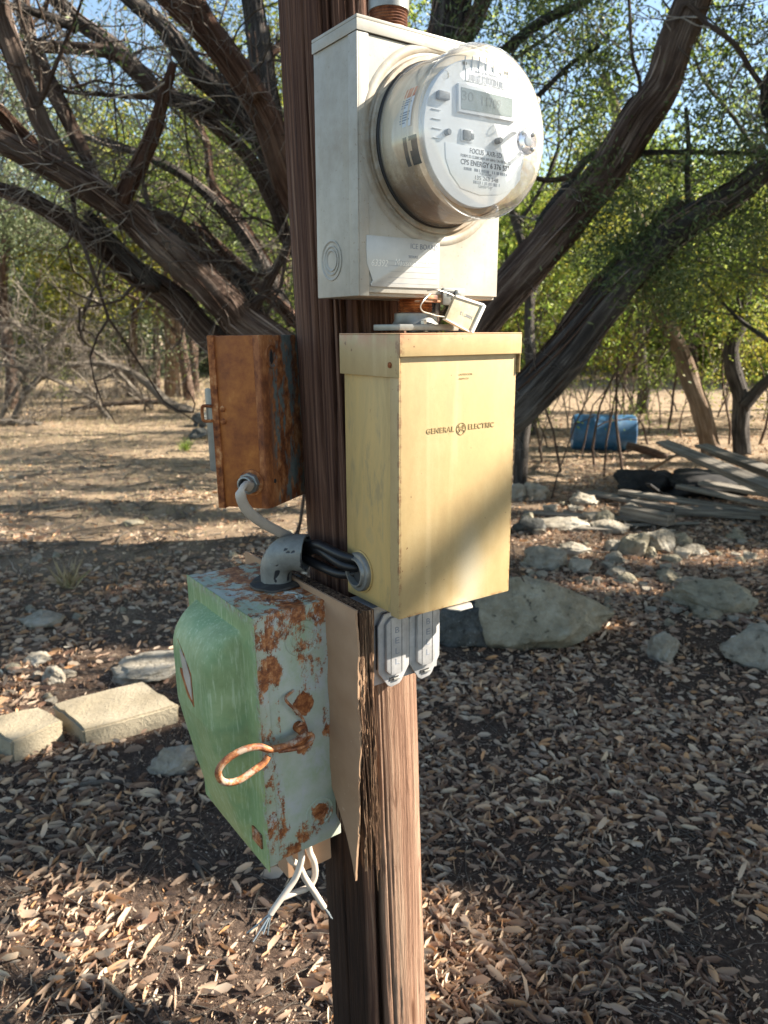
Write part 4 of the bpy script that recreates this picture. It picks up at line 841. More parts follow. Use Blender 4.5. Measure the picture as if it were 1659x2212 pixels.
def twigs(t, b, limbs, n, ln, name, mat, r0=.004, up=0.0, density=None, seg=3):
    A = Acc(); lens = np.array([len(p) for p, _ in limbs]); 
    for _ in range(n):
        P, R = limbs[rng.integers(len(limbs))]; i = rng.integers(len(P)); p = P[i] - b; d = rnd() * np.array([1, .7, 1]) + np.array([0, -.1, up]); d /= np.linalg.norm(d); L = ln * rng.uniform(.4, 1.5)
        def tw(p, d, L, r, lv):
            k = 5; pts = [p]
            for _ in range(k): d = d + rnd() * .30; d /= np.linalg.norm(d); pts.append(pts[-1] + d * L / k)
            A.tube(np.array(pts), np.linspace(r, r * .3, k + 1), seg, cap=False)
            if lv < 2:
                for _ in range(3 if lv == 0 else 2):
                    q = pts[rng.integers(1, k + 1)]; s = d + rnd() * .8; tw(q, s / np.linalg.norm(s), L * .5, r * .5, lv + 1)
        tw(p, d, L, r0 * rng.uniform(.6, 1.6), 0)
    return A.build(name, mat, t)
def strips(t, b, limbs, per, name='bark_strips'):
    A = Acc()
    for P, R in limbs:
        if R.max() < .035 or len(P) < 8: continue
        T_ = np.gradient(P, axis=0); T_ /= np.linalg.norm(T_, axis=1)[:, None]
        for _ in range(int(per * len(P) * R.mean() / .08)):
            i = rng.integers(0, len(P) - 5); k = int(rng.integers(4, min(12, len(P) - i))); a = rng.uniform(0, 6.28); sg = rng.choice((-1, 1)); pts = []
            for j in range(k):
                p = P[i + j]; tt = T_[i + j]; n1 = np.cross(tt, [.2, 1, .1]); n1 /= np.linalg.norm(n1); n2 = np.cross(tt, n1); aa = a + .04 * j
                f = j / (k - 1); lift = 1.05 + .35 * (max(0, f - .7) / .3) ** 2 * rng.uniform(0, 1); pts.append(p - b + (n1 * math.cos(aa) + n2 * math.sin(aa)) * R[i + j] * lift)
            pts = np.array(pts)[::sg]; A.tube(pts, np.interp(np.linspace(0, 1, k), [0, .5, 1], [.002, .007, .0015]), 4, cap=False)
    if A.V: return A.build(name, MAT['strip'], t)
LJ = [
 ([(860, 1190), (800, 1020), (720, 860), (620, 760), (520, 692), (482, 655), (405, 578), (328, 512), (270, 455), (185, 401), (65, 339), (-40, 285)], 5.0, 4.0, 120, 46),
 ([(800, 1020), (690, 900), (560, 800), (455, 732), (385, 655), (308, 605), (231, 547), (166, 497), (77, 443), (-40, 400)], 4.9, 4.3, 80, 32),
 ([(330, 622), (300, 590), (231, 512), (185, 455)], 4.5, 4.3, 38, 26),
 ([(482, 655), (300, 470), (185, 390), (77, 320), (0, 255), (-40, 220)], 4.8, 4.2, 50, 34),
 ([(150, 385), (127, 339), (89, 270), (50, 173), (8, 58), (-10, -20)], 4.3, 4.1, 44, 40),
 ([(200, 395), (200, 378), (154, 277), (116, 200), (70, 108), (40, -20)], 4.5, 4.6, 32, 34),
 ([(262, 462), (272, 416), (320, 308), (347, 216), (372, 140)], 4.3, 4.0, 50, 18),
 ([(601, 347), (540, 289), (462, 239), (358, 208), (320, 173), (239, 93), (166, 42), (108, -15)], 5.2, 4.9, 30, 34),
 ([(720, 560), (660, 470), (613, 385), (559, 289), (501, 216), (424, 154), (366, 77), (270, -10)], 5.1, 4.6, 80, 34),
 ([(760, 640), (690, 500), (640, 420), (617, 366), (578, 250), (520, 162), (443, 69), (347, -20)], 4.9, 4.2, 80, 56),
 ([(560, 215), (520, 154), (462, 77), (408, -20)], 4.4, 4.2, 44, 36),
 ([(610, 350), (590, 280), (570, 180), (559, 77), (547, -20)], 4.8, 4.9, 60, 50),
 ([(340, 215), (289, 162), (231, 119), (77, 104), (-20, 90)], 4.9, 4.6, 30, 18),
 ([(720, 620), (630, 520), (597, 443), (540, 347), (462, 270), (400, 220)], 5.4, 5.2, 42, 22),
 ([(650, 760), (570, 700), (540, 655), (482, 578), (405, 532), (330, 470)], 5.5, 5.2, 44, 20),
 ([(760, 800), (680, 730), (624, 675), (559, 617), (482, 540), (420, 480)], 5.7, 5.5, 44, 18),
 ([(545, 735), (540, 690), (578, 617), (617, 540), (650, 500)], 5.0, 4.9, 26, 18),
 ([(500, 590), (462, 559), (385, 482), (289, 443)], 5.3, 5.0, 34, 22),
 ([(340, 205), (316, 208), (200, 200), (127, 193)], 4.9, 4.7, 14, 9),
 ([(166, 62), (96, 35), (15, 12)], 4.6, 4.4, 24, 16),
 ([(640, 700), (560, 560), (480, 450), (400, 380), (300, 330), (180, 300)], 6.0, 5.6, 34, 14),
 ([(600, 610), (520, 480), (460, 400), (440, 300), (400, 240)], 6.2, 6.0, 28, 12),
 ([(420, 0), (470, 110), (560, 130), (640, 60)], 5.6, 5.9, 14, 20)]
tj, bj, LL = hero('juniper_tree', 'many-stemmed juniper behind the pole with shaggy brown limbs fanning up to the left', (.16, 5.0, -.03), LJ, ['bark', 'bark', 'barkd', 'barkr', 'bark', 'bark', 'barkr', 'barkd', 'barkd', 'barkr', 'barkr', 'barkd'])
twigs(tj, bj, LL, 620, .42, 'dead_twigs', MAT['dead'], .0042)
strips(tj, bj, LL, .9)
twigs(tj, bj, LL, 34, 1.1, 'small_branches', MAT['bark'], .010, .2, seg=6)
def sprays(t, b, P, per, sig, L, W_, mat, name='crown'):
    Q = crown_pts(P, per, sig); leaves(name, Q - b, rng.uniform(.6, 1.3, len(Q)) * L, W_, MAT[mat], t)
cl = np.array([p + rnd() * .3 + np.array([0, .25, .2]) for P, R in LL for p in P[::9] if rng.random() < .40 and p[2] > 2.3])
# curly grey dead sprays round the limbs, and green sprays higher up
sprays(tj, bj, cl, 60, .16, .045, .004, 'grass', 'dry_sprays')
cl = np.array([p + rnd() * .45 + np.array([0, .5, .5]) for P, R in LL for p in P[::8] if rng.random() < .8 and p[2] > 2.4]); sprays(tj, bj, cl, 120, .14, .040, .010, 'lf_j')

LR = [([(905, 1080), (930, 900), (970, 800), (1026, 712), (1133, 586), (1240, 455), (1311, 368), (1378, 257), (1430, 190), (1457, 99), (1489, 0), (1510, -60)], 4.9, 4.7, 98, 66),
      ([(1150, 565), (1170, 480), (1230, 400), (1259, 356), (1290, 330)], 4.9, 5.2, 26, 14),
      ([(1250, 372), (1212, 388), (1160, 384), (1120, 350), (1085, 330)], 4.8, 4.6, 16, 7),
      ([(1330, 335), (1418, 328), (1500, 327), (1600, 330), (1680, 340)], 4.8, 4.7, 14, 8),
      ([(1440, 160), (1477, 12), (1529, 51), (1588, 95), (1631, 166), (1680, 220)], 4.7, 4.4, 12, 10),
      ([(1486, 440), (1483, 370), (1486, 300), (1480, 230)], 4.8, 4.7, 12, 8),
      ([(1340, 345), (1382, 198), (1366, 119), (1358, -10)], 5.0, 4.9, 9, 6)]
tr, br_, LLr = hero('juniper_tree', 'tall juniper trunk leaning up to the right just beyond the glass meter', (.30, 4.95, -.03), LR, ['bark', 'barkd'])
LR2 = [([(960, 1090), (1010, 980), (1070, 910), (1130, 865), (1224, 760), (1319, 637), (1398, 555), (1477, 487), (1556, 435), (1620, 390), (1700, 325)], 4.7, 4.5, 120, 44),
       ([(1100, 900), (1180, 790), (1270, 650), (1360, 560), (1430, 490), (1476, 436)], 4.75, 4.7, 60, 38),
       ([(1690, 335), (1662, 270), (1650, 190), (1690, 100)], 4.5, 4.4, 20, 16)]
t2, b2, LL2 = hero('juniper_tree', 'low dark twin juniper trunk slanting right from behind the yellow box', (.42, 4.75, -.03), LR2, ['barkd', 'bark'])
LR3 = [([(880, 1100), (900, 700), (925, 400), (955, 150), (975, 60), (990, -40)], 5.6, 5.5, 100, 78),
       ([(960, 200), (985, 110), (1025, 50), (1062, -30)], 5.5, 5.4, 40, 34),
       ([(1000, 220), (1050, 150), (1101, 99), (1168, 47), (1260, 0), (1300, -30)], 5.5, 5.2, 26, 14),
       ([(1090, 280), (1168, 202), (1240, 131), (1295, 99)], 5.3, 5.1, 14, 8)]
t3, b3, LL3 = hero('juniper_tree', 'upright dark juniper trunk seen above the cream meter box', (.2, 5.7, -.03), LR3, ['barkd', 'bark', 'barkd'])
strips(tr, br_, LLr, .9); strips(t2, b2, LL2, .9); strips(t3, b3, LL3, .9)
twigs(tr, br_, LLr, 90, .40, 'dead_twigs', MAT['dead'], .004); twigs(t2, b2, LL2, 70, .35, 'dead_twigs', MAT['dead'], .004); twigs(t3, b3, LL3, 60, .5, 'dead_twigs', MAT['dead'], .004)
def blob(px0, px1, py0, py1, y0, y1, n): return np.array([aty(rng.uniform(px0, px1), rng.uniform(py0, py1), rng.uniform(y0, y1)) for _ in range(n)])
sprays(tr, br_, np.vstack([blob(1230, 1480, 330, 560, 4.4, 5.2, 24), blob(1000, 1330, -60, 180, 4.6, 5.6, 18), blob(1450, 1700, -60, 200, 4.6, 5.6, 12)]), 190, .12, .040, .010, 'lf_j')
sprays(t2, b2, np.vstack([blob(1300, 1500, 480, 640, 4.3, 5.0, 22), blob(1480, 1720, 230, 520, 4.2, 5.0, 24), blob(1400, 1700, 520, 680, 4.6, 5.4, 9)]), 200, .12, .040, .010, 'lf_j')
sprays(t3, b3, blob(1000, 1330, -80, 230, 5.0, 6.0, 20), 180, .13, .042, .011, 'lf_j')

# ------------------------------------------------------------------ oak foliage behind the junipers, on the right
oak = dict(levels=3, kids=4, spread=.9, bare=.3, ratio=.6)
for k, (x, y, h, r, mt, ls, per, lab) in enumerate((
    (1.35, 7.5, 5.2, .07, 'lf_b', .050, 34, 'slim green oak standing behind the two leaning juniper trunks'),
    (4.4, 8.0, 5.4, .08, 'lf_b', .052, 34, 'green oak at the right edge, above the stacked planks'),
    (.9, 9.5, 6.6, .09, 'lf_b', .055, 32, 'green oak rising behind the electricity meter'),
    (2.2, 11.5, 4.6, .08, 'lf_y', .060, 34, 'yellow-green bushy oak beyond the blue barrel'),
    (6.2, 12.0, 5.0, .09, 'lf_y', .062, 34, 'yellow-green oak farther right beyond the pale leaning trunk'),
    (5.0, 15.0, 6.0, .12, 'lf_b', .080, 30, 'tall green oak far beyond the woodpile'),
    (1.4, 14.5, 5.5, .12, 'lf_g', .080, 30, 'grey-green tree far behind the yellow box'),
    (8.8, 15.5, 7.5, .12, 'lf_b', .085, 30, 'tall green oak at the far right edge'),
)):
    tree('oak_tree', lab, 'tree', (x, y), h, r, MAT[mt], MAT['barkd'], int(per * (1.3 if y < 13 else .8)), .12 if y < 10 else .20, ls, ls * .5, 'oaks on the right', **dict(oak, bare=.12 if mt == 'lf_y' else .25))
for k, (x, y, h, r, mt, per, lab) in enumerate((
    (-1.0, 9.5, 5.6, .07, 'lf_y', 22, 'thin grey-green cedar behind the fanning limbs, nearest on the left'),
    (-6.6, 11.5, 6.0, .10, 'lf_g', 34, 'grey-green cedar at the left edge beyond the fallen branch'),
    (-1.4, 12.5, 6.5, .10, 'lf_b', 30, 'green cedar just left of the pole, beyond the rusty orange box'),
    (-7.5, 15.5, 7.0, .13, 'lf_g', 36, 'broad grey-green cedar at the far left edge'),
    (-4.4, 17.5, 7.0, .13, 'lf_y', 30, 'light yellow-green cedar far behind the fallen branch'),
    (-1.9, 18.8, 7.5, .14, 'lf_g', 34, 'tall grey-green cedar far off near the pole'),
)):
    tree('cedar_tree', lab, 'tree', (x, y), h, r, MAT[mt], MAT['bark'], int(per * 1.8), .30 if y < 14 else .42, .06 if y < 14 else .10, .028 if y < 14 else .05, 'cedars on the left', **oak)
# bare straight trunks in the middle distance on the left
for px, pyb, pyt, wpx, lean, lab in ((374, 857, 640, 30, -6, 'thick pale cedar trunk beyond the fallen branch'), (283, 857, 640, 18, 10, 'thin brown cedar trunk left of the thick pale one'), (339, 849, 650, 14, -4, 'slender dark trunk just left of the thick pale one'), (424, 845, 640, 15, -22, 'slender leaning grey trunk beside the rusty orange box'), (418, 835, 600, 12, 14, 'thin forked trunk behind the slender leaning one'), (52, 850, 640, 12, 26, 'slender dark trunk among the tangle at the far left')):
    b = ground_at(px, pyb); t = thing('cedar_tree', lab, 'tree', b, group='cedars on the left'); P = np.array([aty(px, pyb + 10, b[1]), aty(px + lean * .4, (pyb + pyt) / 2, b[1]), aty(px + lean, pyt, b[1]), aty(px + lean * 2, pyt - 200, b[1])]); R = wpx / 2 / F_ * b[1]
    Acc().tube(cr(P - b, 8), np.linspace(R * 1.2, R * .6, 25), 14, ridge=.15, seed=int(px)).build('trunk', MAT['barkl' if wpx > 20 else 'bark'], t)
    cp_ = np.array([P[2 + (k % 2)] + rnd() * np.array([1.0, 1.0, .8]) for k in range(26)]); sprays(t, b, cp_, 70, .35, .08, .035, 'lf_g')
# right middle distance trunks
for px_, d, w0, w1, lab, bk in (([(1535, 985), (1529, 940), (1501, 850), (1473, 770), (1438, 700), (1400, 600), (1385, 500), (1350, 400), (1340, 280), (1300, 160)], 10.2, 46, 18, 'pale sunlit trunk leaning left, beyond the stacked planks', 'barkl'), ([(1600, 985), (1600, 920), (1598, 850), (1578, 762), (1600, 680), (1620, 560), (1600, 450)], 9.6, 40, 26, 'dark crooked trunk at the right edge beyond the planks', 'barkd')):
    b = ground_at(px_[0][0], px_[0][1]); t = thing('oak_tree', lab, 'tree', b, group='oaks on the right'); A = Acc(); P, R = limb_mesh(A, px_, b[1], b[1] + .3, w0, w1, 5); 
    if bk == 'barkd': limb_mesh(A, [(1602, 880), (1640, 840), (1680, 800), (1720, 720)], b[1], b[1], 28, 18, 8)
    A.V = [v - b for v in A.V]; A.build('trunk', MAT[bk], t); sprays(t, b, blob(px_[-1][0] - 160, px_[-1][0] + 160, 480, 700, b[1] - .8, b[1] + 1.2, 40), 44, .28, .055, .026, 'lf_y')
# distant tree line: three model trees, copied
protos = []
for k, (mt, sz_) in enumerate((('lf_g', .20), ('lf_b', .19), ('lf_y', .19))):
    protos.append(tree('distant_tree', '', 'tree', (0, 60), 6.2, .18, MAT[mt], MAT['bark'], 75, .75, sz_, sz_ * .6, 'distant tree line', levels=2, kids=6, spread=1.0, bare=.04, ratio=.6, up=.1))
words = ['far left end', 'left', 'left of the rusty box', 'left of the pole', 'behind the pole', 'right of the pole', 'behind the meter', 'right', 'beyond the blue barrel', 'beyond the woodpile', 'right edge', 'far right end']
hue = ['grey-green', 'bright green', 'yellow-green']
lane = [(-15, 27), (-11.5, 31), (-8, 26), (-5, 32), (-2, 27), (1, 31), (3.6, 25), (6.5, 30), (9, 24), (11.5, 29), (14, 23), (17, 28)]
for i_, (x, y) in enumerate(lane + [(a + 1.5, b + 9) for a, b in lane] + [(a * 1.7 - 2, b + 24) for a, b in lane]):
    k = (0, 2, 0, 1, 0, 1, 1, 2, 1, 1, 2, 1)[i_ % 12]; row = ('nearest', 'middle', 'farthest')[i_ // 12]
    copy_tree(protos[k], (x + random.uniform(-.8, .8), y, .2), random.uniform(0, 6), random.uniform(.85, 1.15) * (1 + .25 * (i_ // 12)), '%s tree of the distant tree line, %s row, %s' % (hue[k], row, words[i_ % 12]), 'distant tree line')
for o in protos:
    for c in list(o.children): bpy.data.objects.remove(c)
    bpy.data.objects.remove(o)

# ------------------------------------------------------------------ shade trees just outside the frame on the sunny side (unseen, crowns shaped to cast the dappled shade)
def gauss(x, y, cx, cy, rx, ry): return np.exp(-(((x - cx) / rx)**2 + ((y - cy) / ry)**2))
LIT = [(-.60, 1.60, 1.0, .34), (-1.5, 2.9, .5, .25), (.20, 1.74, .17, .25), (-1.05, 2.72, .30, .16), (-.9, 3.35, .9, .22), (-2.6, 5.6, 1.8, .5), (-3.2, 8.0, 3.5, 1.1), (-1.6, 4.5, .5, .25), (1.7, 5.1, .9, .16), (1.3, 4.5, .5, .12), (2.0, 6.6, 1.2, .22), (1.1, 5.9, .5, .25), (3, 10.5, 2.2, 1.3), (.75, 3.85, .2, .2), (-5, 11, 4, 1.5), (1.5, 3.95, .5, .08), (1.6, 4.35, .6, .13), (.9, 5.2, .6, .15), (3.2, 7.0, .8, .3)]  # ground patches kept sunny by leaving out the leaves above
NOL = [(-.9, 2.15, .9, .30), (-.2, 2.4, .5, .5), (1.2, 2.3, 1.0, .8), (-.6, 4.0, 1.0, .25)]
def keep(P):
    tz = P[:, 2] / S[2]; gx_ = P[:, 0] - S[0] * tz; gy_ = P[:, 1] - S[1] * tz
    lit = .62 * fbm(gx_ * 1.1, gy_ * 2.4, 0, 77, 3) + .10 * np.clip((gy_ - 4) / 4, 0, 1) - .05 + .22 * np.clip((gy_ - 4.5) / 3, 0, 1) * (gx_ < .5)
    for c in LIT: lit = np.maximum(lit, gauss(gx_, gy_, *c) * 1.35 - .34 + .25 * fbm(gx_ * 3, gy_ * 5, 0, 70, 2))
    for c in NOL: lit -= .8 * gauss(gx_, gy_, *c)
    # leaves left out to let the sun reach the boxes
    t0 = (P[:, 0] - 0.05) / S[0]; py = P[:, 1] - S[1] * t0; pz = P[:, 2] - S[2] * t0
    win = (py > .55) & (py < 1.22) & (pz > .25) & (pz < 2.3); bar = (np.abs(pz - 1.190) < .012)
    out = ~((P[:, 0] / np.maximum(P[:, 1], .01) < .53) & (P[:, 1] > 0) & ((P[:, 2] - 1.5) < .40 * P[:, 1]))
    return (lit < .10) & ~(win & ~bar) & out
sites = [(5.6, 1.2, 'nearest the camera'), (7.2, 4.6, 'second'), (9.5, 8.2, 'third'), (9.2, -1.2, 'behind the nearest'), (12.5, 3.2, 'farthest out'), (8.8, 13.0, 'farthest back')]
ST = np.array([(a, b) for a, b, _ in sites])
NP = 26000; C0 = np.stack([rng.uniform(2.2, 15, NP), rng.uniform(-1.5, 13.5, NP), np.zeros(NP)], -1); C0[:, 2] = 3.3 + (C0[:, 0] - 2) * .25 + rng.uniform(-.2, 2.2, NP)
C0 = C0[keep(C0)]
own = np.argmin(((C0[:, None, :2] - ST[None])**2).sum(-1), axis=1)
for k, (x, y, wd) in enumerate(sites):
    z0 = float(gh(x, y)) - .05; b = np.array([x, y, z0]); t = thing('shade_oak', 'unseen oak outside the frame, crown shaped to cast the dappled shade, ' + wd, 'tree', b, group='shade oaks right of the frame')
    pts = C0[own == k]; A = Acc(); A.tube(np.array([(0, 0, 0), (.1, 0, 1.2), (0, .1, 2.4), (0, 0, 3.8)]), [.2, .17, .15, .12], 12, ridge=.1)
    for q in pts[::max(1, len(pts) // 40)]:
        q = q - b; ss_ = cr(np.array([(0, 0, 2.2), (q[0] * .5, q[1] * .5, 2.4 + q[2] * .35), q]), 20) + b
        t0 = (ss_[:, 0] - .05) / S[0]; py = ss_[:, 1] - S[1] * t0; pz = ss_[:, 2] - S[2] * t0
        if ((py > .5) & (py < 1.27) & (pz > .2) & (pz < 2.35)).any(): continue
        A.tube(cr(np.array([(0, 0, 2.2), (q[0] * .5, q[1] * .5, 2.4 + q[2] * .35), q]), 3), np.linspace(.045, .01, 7), 6)
    if k == 0:      # unseen bough added to lay a soft shadow across the foot of the yellow box
        T1 = np.array([.02, .90, 1.175]); dT = np.array([.147, .103, .115]); pb = [T1 + m_ * dT + 7.0 * S - b for m_ in (-1.6, -.5, .6, 1.6, 2.6)]
        A.tube(cr(np.array([(0, 0, 2.6), pb[0] * .6 + np.array([0, 0, .9])] + pb), 6), np.linspace(.055, .030, 37), 10)
    A.build('trunk', MAT['barkd'], t); L = crown_pts(pts, 15, .09); L = L[keep(L)]; leaves('crown', L - b, .11, .07, MAT['lf_b'], t)

# ------------------------------------------------------------------ saplings and brush
def stem_tree(name, label, cat, group, px, pyb, hpx, wpx, leafy, bark='bark', fork=2):
    b = ground_at(px, pyb); t = thing(name, label, cat, b, group=group); h = hpx / F_ * b[1]; r = wpx / 2 / F_ * b[1]; A = Acc(); tips = []
    def st(p, d, L, r, lv):
        pts = [p]; k = 7
        for _ in range(k): d = d + rnd() * .13; d /= np.linalg.norm(d); pts.append(pts[-1] + d * L / k)
        A.tube(np.array(pts), np.linspace(r, r * .5, k + 1), 6 if r > .006 else 4, cap=False); tips.extend(pts[3:])
        if lv < fork:
            for _ in range(rng.integers(2, 4)): q = pts[rng.integers(2, k + 1)]; s = d + rnd() * .45 + np.array([0, 0, .3]); st(q, s / np.linalg.norm(s), L * .6, r * .55, lv + 1)
    st(np.array([0, 0, -.03]), np.array([random.uniform(-.12, .12), 0, 1.0]), h, r, 0); A.build('stem', MAT[bark], t)
    if leafy: sprays(t, np.zeros(3), np.array(tips), leafy, .08, .04, .018, 'lf_b')
    return t
SAP = [(1213, 1020, 340, 6, 'by the pole side of the blue barrel'), (1285, 1010, 330, 6, 'in front of the left end of the blue barrel'), (1305, 1030, 300, 5, 'in front of the middle of the blue barrel'), (1345, 1015, 380, 7, 'in front of the right end of the blue barrel'), (1172, 1000, 260, 5, 'closest to the yellow box'), (1400, 960, 300, 5, 'just right of the blue barrel'), (1442, 930, 300, 6, 'left of the pale leaning trunk'), (1575, 960, 300, 5, 'left of the dark crooked trunk'), (1640, 960, 320, 6, 'at the right edge by the planks'), (1190, 1080, 420, 4, 'in front of the others, behind the big boulder'), (1255, 980, 260, 4, 'behind the left end of the barrel'), (1375, 930, 240, 4, 'far behind the barrel')]
for px, pyb, h, w_, wd in SAP: stem_tree('sapling', 'thin bare-stemmed sapling ' + wd, 'sapling', 'saplings around the blue barrel', px, pyb, h, w_, 3, 'bark')
stem_tree('dry_stalk', 'single thin dry stalk standing before the big grey boulder', 'stalk', None, 1196, 1385, 290, 4, 0, 'bark', 0)

for k in range(30):
    x = random.uniform(1125, 1650); y = random.uniform(880, 985)
    stem_tree('brush', 'bare grey-brown brush in the thicket right of the pole', 'brush', 'bare brush right of the pole', x, y, random.uniform(90, 190), random.uniform(2.5, 4), 2 if k % 3 == 0 else 0, 'dead' if k % 2 else 'bark', 3)
for k in range(26):
    x = random.uniform(-20, 440) if k < 20 else random.uniform(440, 640); y = random.uniform(815, 905)
    stem_tree('brush', 'bare grey-brown brush in the clearing left of the pole', 'brush', 'bare brush left of the pole', x, y, random.uniform(70, 170), random.uniform(2.5, 4), 2 if k % 4 == 0 else 0, 'dead', 3)
def branch_thing(label, pts, w0, w1, mat='dead', group=None, nt=14, tl=.5, name='fallen_branch', lift=0.05):
    P0 = [ground_at(*pts[-1][:2])]; Y0 = P0[0][1]
    P = np.array([aty(x, y, Y0 + dy) for x, y, dy in pts]); b = P[-1].copy(); t = thing(name, label, 'branch', b, group=group); A = Acc(); PP = cr(P - b, 8)
    A.tube(PP, np.linspace(w0, w1, len(PP)) / 2 / F_ * Y0, 12, ridge=.12, seed=int(pts[0][0])); A.build('wood', MAT[mat], t)
    if nt: twigs(t, np.zeros(3), [(PP, None)], nt, tl, 'twigs', MAT['dead'], .009, .1)
    return t
branch_thing('long bleached fallen branch arching across the left clearing', [(100, 775, .5), (150, 790, .4), (200, 784, .3), (270, 799, .2), (320, 830, .1), (366, 872, 0), (420, 892, 0)], 9, 22, nt=40, tl=.8, group='fallen branches')
branch_thing('thin fallen branch higher than the long bleached one, reaching the left edge', [(-30, 742, 0), (0, 749, 0), (96, 745, 0), (166, 749, 0), (227, 776, 0), (330, 885, 0)], 5, 10, nt=30, tl=.8, group='fallen branches')
branch_thing('low dark fallen branch lying flat under the long bleached one', [(154, 884, 0), (250, 872, 0), (355, 869, .1), (400, 888, .1)], 8, 13, 'bark', nt=26, tl=.7, group='fallen branches')
branch_thing('crooked grey branch propped in the tangle on the far left', [(20, 690, .2), (80, 740, .2), (96, 799, .1), (60, 845, 0), (30, 905, 0)], 8, 16, 'dead', nt=40, tl=.9, group='fallen branches')
branch_thing('bleached log lying at the left edge of the clearing', [(-60, 910, 0), (30, 912, 0), (90, 918, 0)], 16, 12, 'dead', nt=26, tl=.7, group='fallen branches')
branch_thing('dark rotten limb lying in the shade behind the green box', [(-20, 1322, 0), (60, 1298, 0), (180, 1292, 0), (300, 1282, .1), (400, 1275, .1)], 20, 12, 'barkd', nt=10, tl=.35, group='fallen branches')
branch_thing('forked dark limb crossing the rotten one', [(230, 1330, -.1), (290, 1290, 0), (350, 1262, .1)], 8, 12, 'barkd', nt=4, tl=.25, group='fallen branches')

for k, (pts, lab) in enumerate((([(0, 905, 0), (60, 800, .1), (150, 700, .3), (230, 640, .5)], 'dead grey treetop leaning up to the right in the far left tangle'), ([(240, 905, 0), (180, 850, 0), (60, 800, 0), (-40, 780, 0)], 'dead grey branch crossing low through the far left tangle'), ([(330, 870, 0), (250, 820, .1), (215, 740, .2), (150, 690, .2)], 'dead forked branch standing beside the long bleached one'), ([(-20, 860, 0), (90, 880, 0), (210, 900, 0)], 'brittle grey branch lying on the straw at the far left'))):
    branch_thing(lab, pts[::-1], 5, 10, 'dead', 'fallen branches', 60, 1.0)
# ------------------------------------------------------------------ stones
def rock(label, px, pyb, wpx, hpx, mat='rock', dep=.8, seed=0, rot=0, group='limestone rocks', name='rock', sink=.25, slope=0):
    b = ground_at(px, pyb - 2); Wd = wpx / F_ * b[1]; H = hpx / F_ * b[1] * (1 if wpx > 250 else .82); bm = bmesh.new(); bmesh.ops.create_icosphere(bm, subdivisions=5, radius=1); bm.verts.ensure_lookup_table()
    V = np.array([v.co for v in bm.verts]); q_ = np.abs(fbm(V[:, 0] * 2.2 + seed, V[:, 1] * 2.2, V[:, 2] * 2.2, seed + 9, 3)); f = 1.06 - .34 * q_ + .42 * fbm(V[:, 0] * 1.1 + seed * 3, V[:, 1] * 1.1, V[:, 2] * 1.1, seed, 3) + .10 * fbm(V[:, 0] * 5, V[:, 1] * 5 + seed, V[:, 2] * 5, seed, 3)
    V0 = V.copy(); rk = np.random.default_rng(seed + 100)
    for _ in range(16):
        nk = rk.normal(size=3); nk /= np.linalg.norm(nk); dk = rk.uniform(.62, .92); V = V - np.maximum(0, V @ nk - dk)[:, None] * nk
    f = .5 * f + .52; f -= .035 * np.clip(vn(V0[:, 0] * 8, V0[:, 1] * 8, V0[:, 2] * 8 + seed, 3) * 4 - 1.2, 0, 1); f += .05 * fbm(V0[:, 0] * 12, V0[:, 1] * 12, V0[:, 2] * 12, seed, 3); V = V * f[:, None]; V *= (1 + .22 * fbm(V0[:, 0] * 2.1 + seed, V0[:, 1] * 2.1, V0[:, 2] * 2.1, seed + 40, 3))[:, None]
    V[:, 2] *= 1 - slope * np.clip(V[:, 0] * .5 + .5, 0, 1); V = V * np.array([Wd / 2, Wd / 2 * dep, H / (1 + 1 - sink * 2) * 1.12]) * 1.14; V[:, 2] += H * .42 - H * sink * .5
    for v, c in zip(bm.verts, V): v.co = c
    m = bpy.data.meshes.new(name); bm.to_mesh(m); bm.free(); m.polygons.foreach_set('use_smooth', np.ones(len(m.polygons), bool)); m.materials.append(MAT[mat])
    o = link(bpy.data.objects.new(name, m)); o.location = b + np.array([0, Wd * dep * .45, 0]); o.rotation_euler = (0, 0, rot); return tag(o, label, 'rock', group)
rock('largest grey pitted boulder, right of the pole below the yellow box', 1172, 1412, 310, 215, 'rock', .7, 1, slope=.85)
rock('rough boulder end peeking out left of the largest grey boulder', 1010, 1400, 130, 120, 'rockd', .7, 9)
rock('pale pitted boulder cut by the right edge of the picture', 1655, 1450, 150, 88, 'rockw', .8, 2)
rock('ragged flat white rock in the leaves right of the largest boulder', 1440, 1432, 72, 66, 'rockw', 1.0, 3)
rock('broad flat grey rock half buried near the right edge', 1570, 1330, 190, 66, 'rock', .8, 4)
rock('small grey rock just below the broad flat one', 1530, 1345, 70, 34, 'rock', .8, 14)
rock('grey boulder in the sunlit row beyond the largest boulder', 1376, 1204, 76, 52, 'rock', .9, 5)
rock('pale boulder right beside the grey one in the sunlit row', 1432, 1196, 86, 54, 'rockw', .9, 6)
rock('small pale stone left of the sunlit row', 1328, 1196, 40, 32, 'rockw', .9, 7)
rock('low grey stone in front of the sunlit row', 1456, 1220, 44, 22, 'rock', .9, 8)
rock('pale knobbly stone beside the yellow box, higher one', 1160, 1085, 62, 42, 'rockw', .9, 10)
rock('pale knobbly stone beside the yellow box, lower left one', 1122, 1084, 48, 38, 'rockw', .9, 11)
rock('pale rock lying before the planks', 1266, 1096, 60, 28, 'rockw', .9, 12)
rock('dark square-edged stone in the shade beside the yellow box', 1150, 1156, 66, 40, 'rockd', .9, 13)
rock('broad sunlit stone behind the largest boulder', 1185, 1236, 110, 50, 'rockw', .8, 15)
rock('sunlit stone right of the broad sunlit one', 1245, 1204, 66, 30, 'rockw', .8, 16)
rock('pale low stone far right in the sunlit row', 1510, 1204, 56, 24, 'rockw', .8, 17)
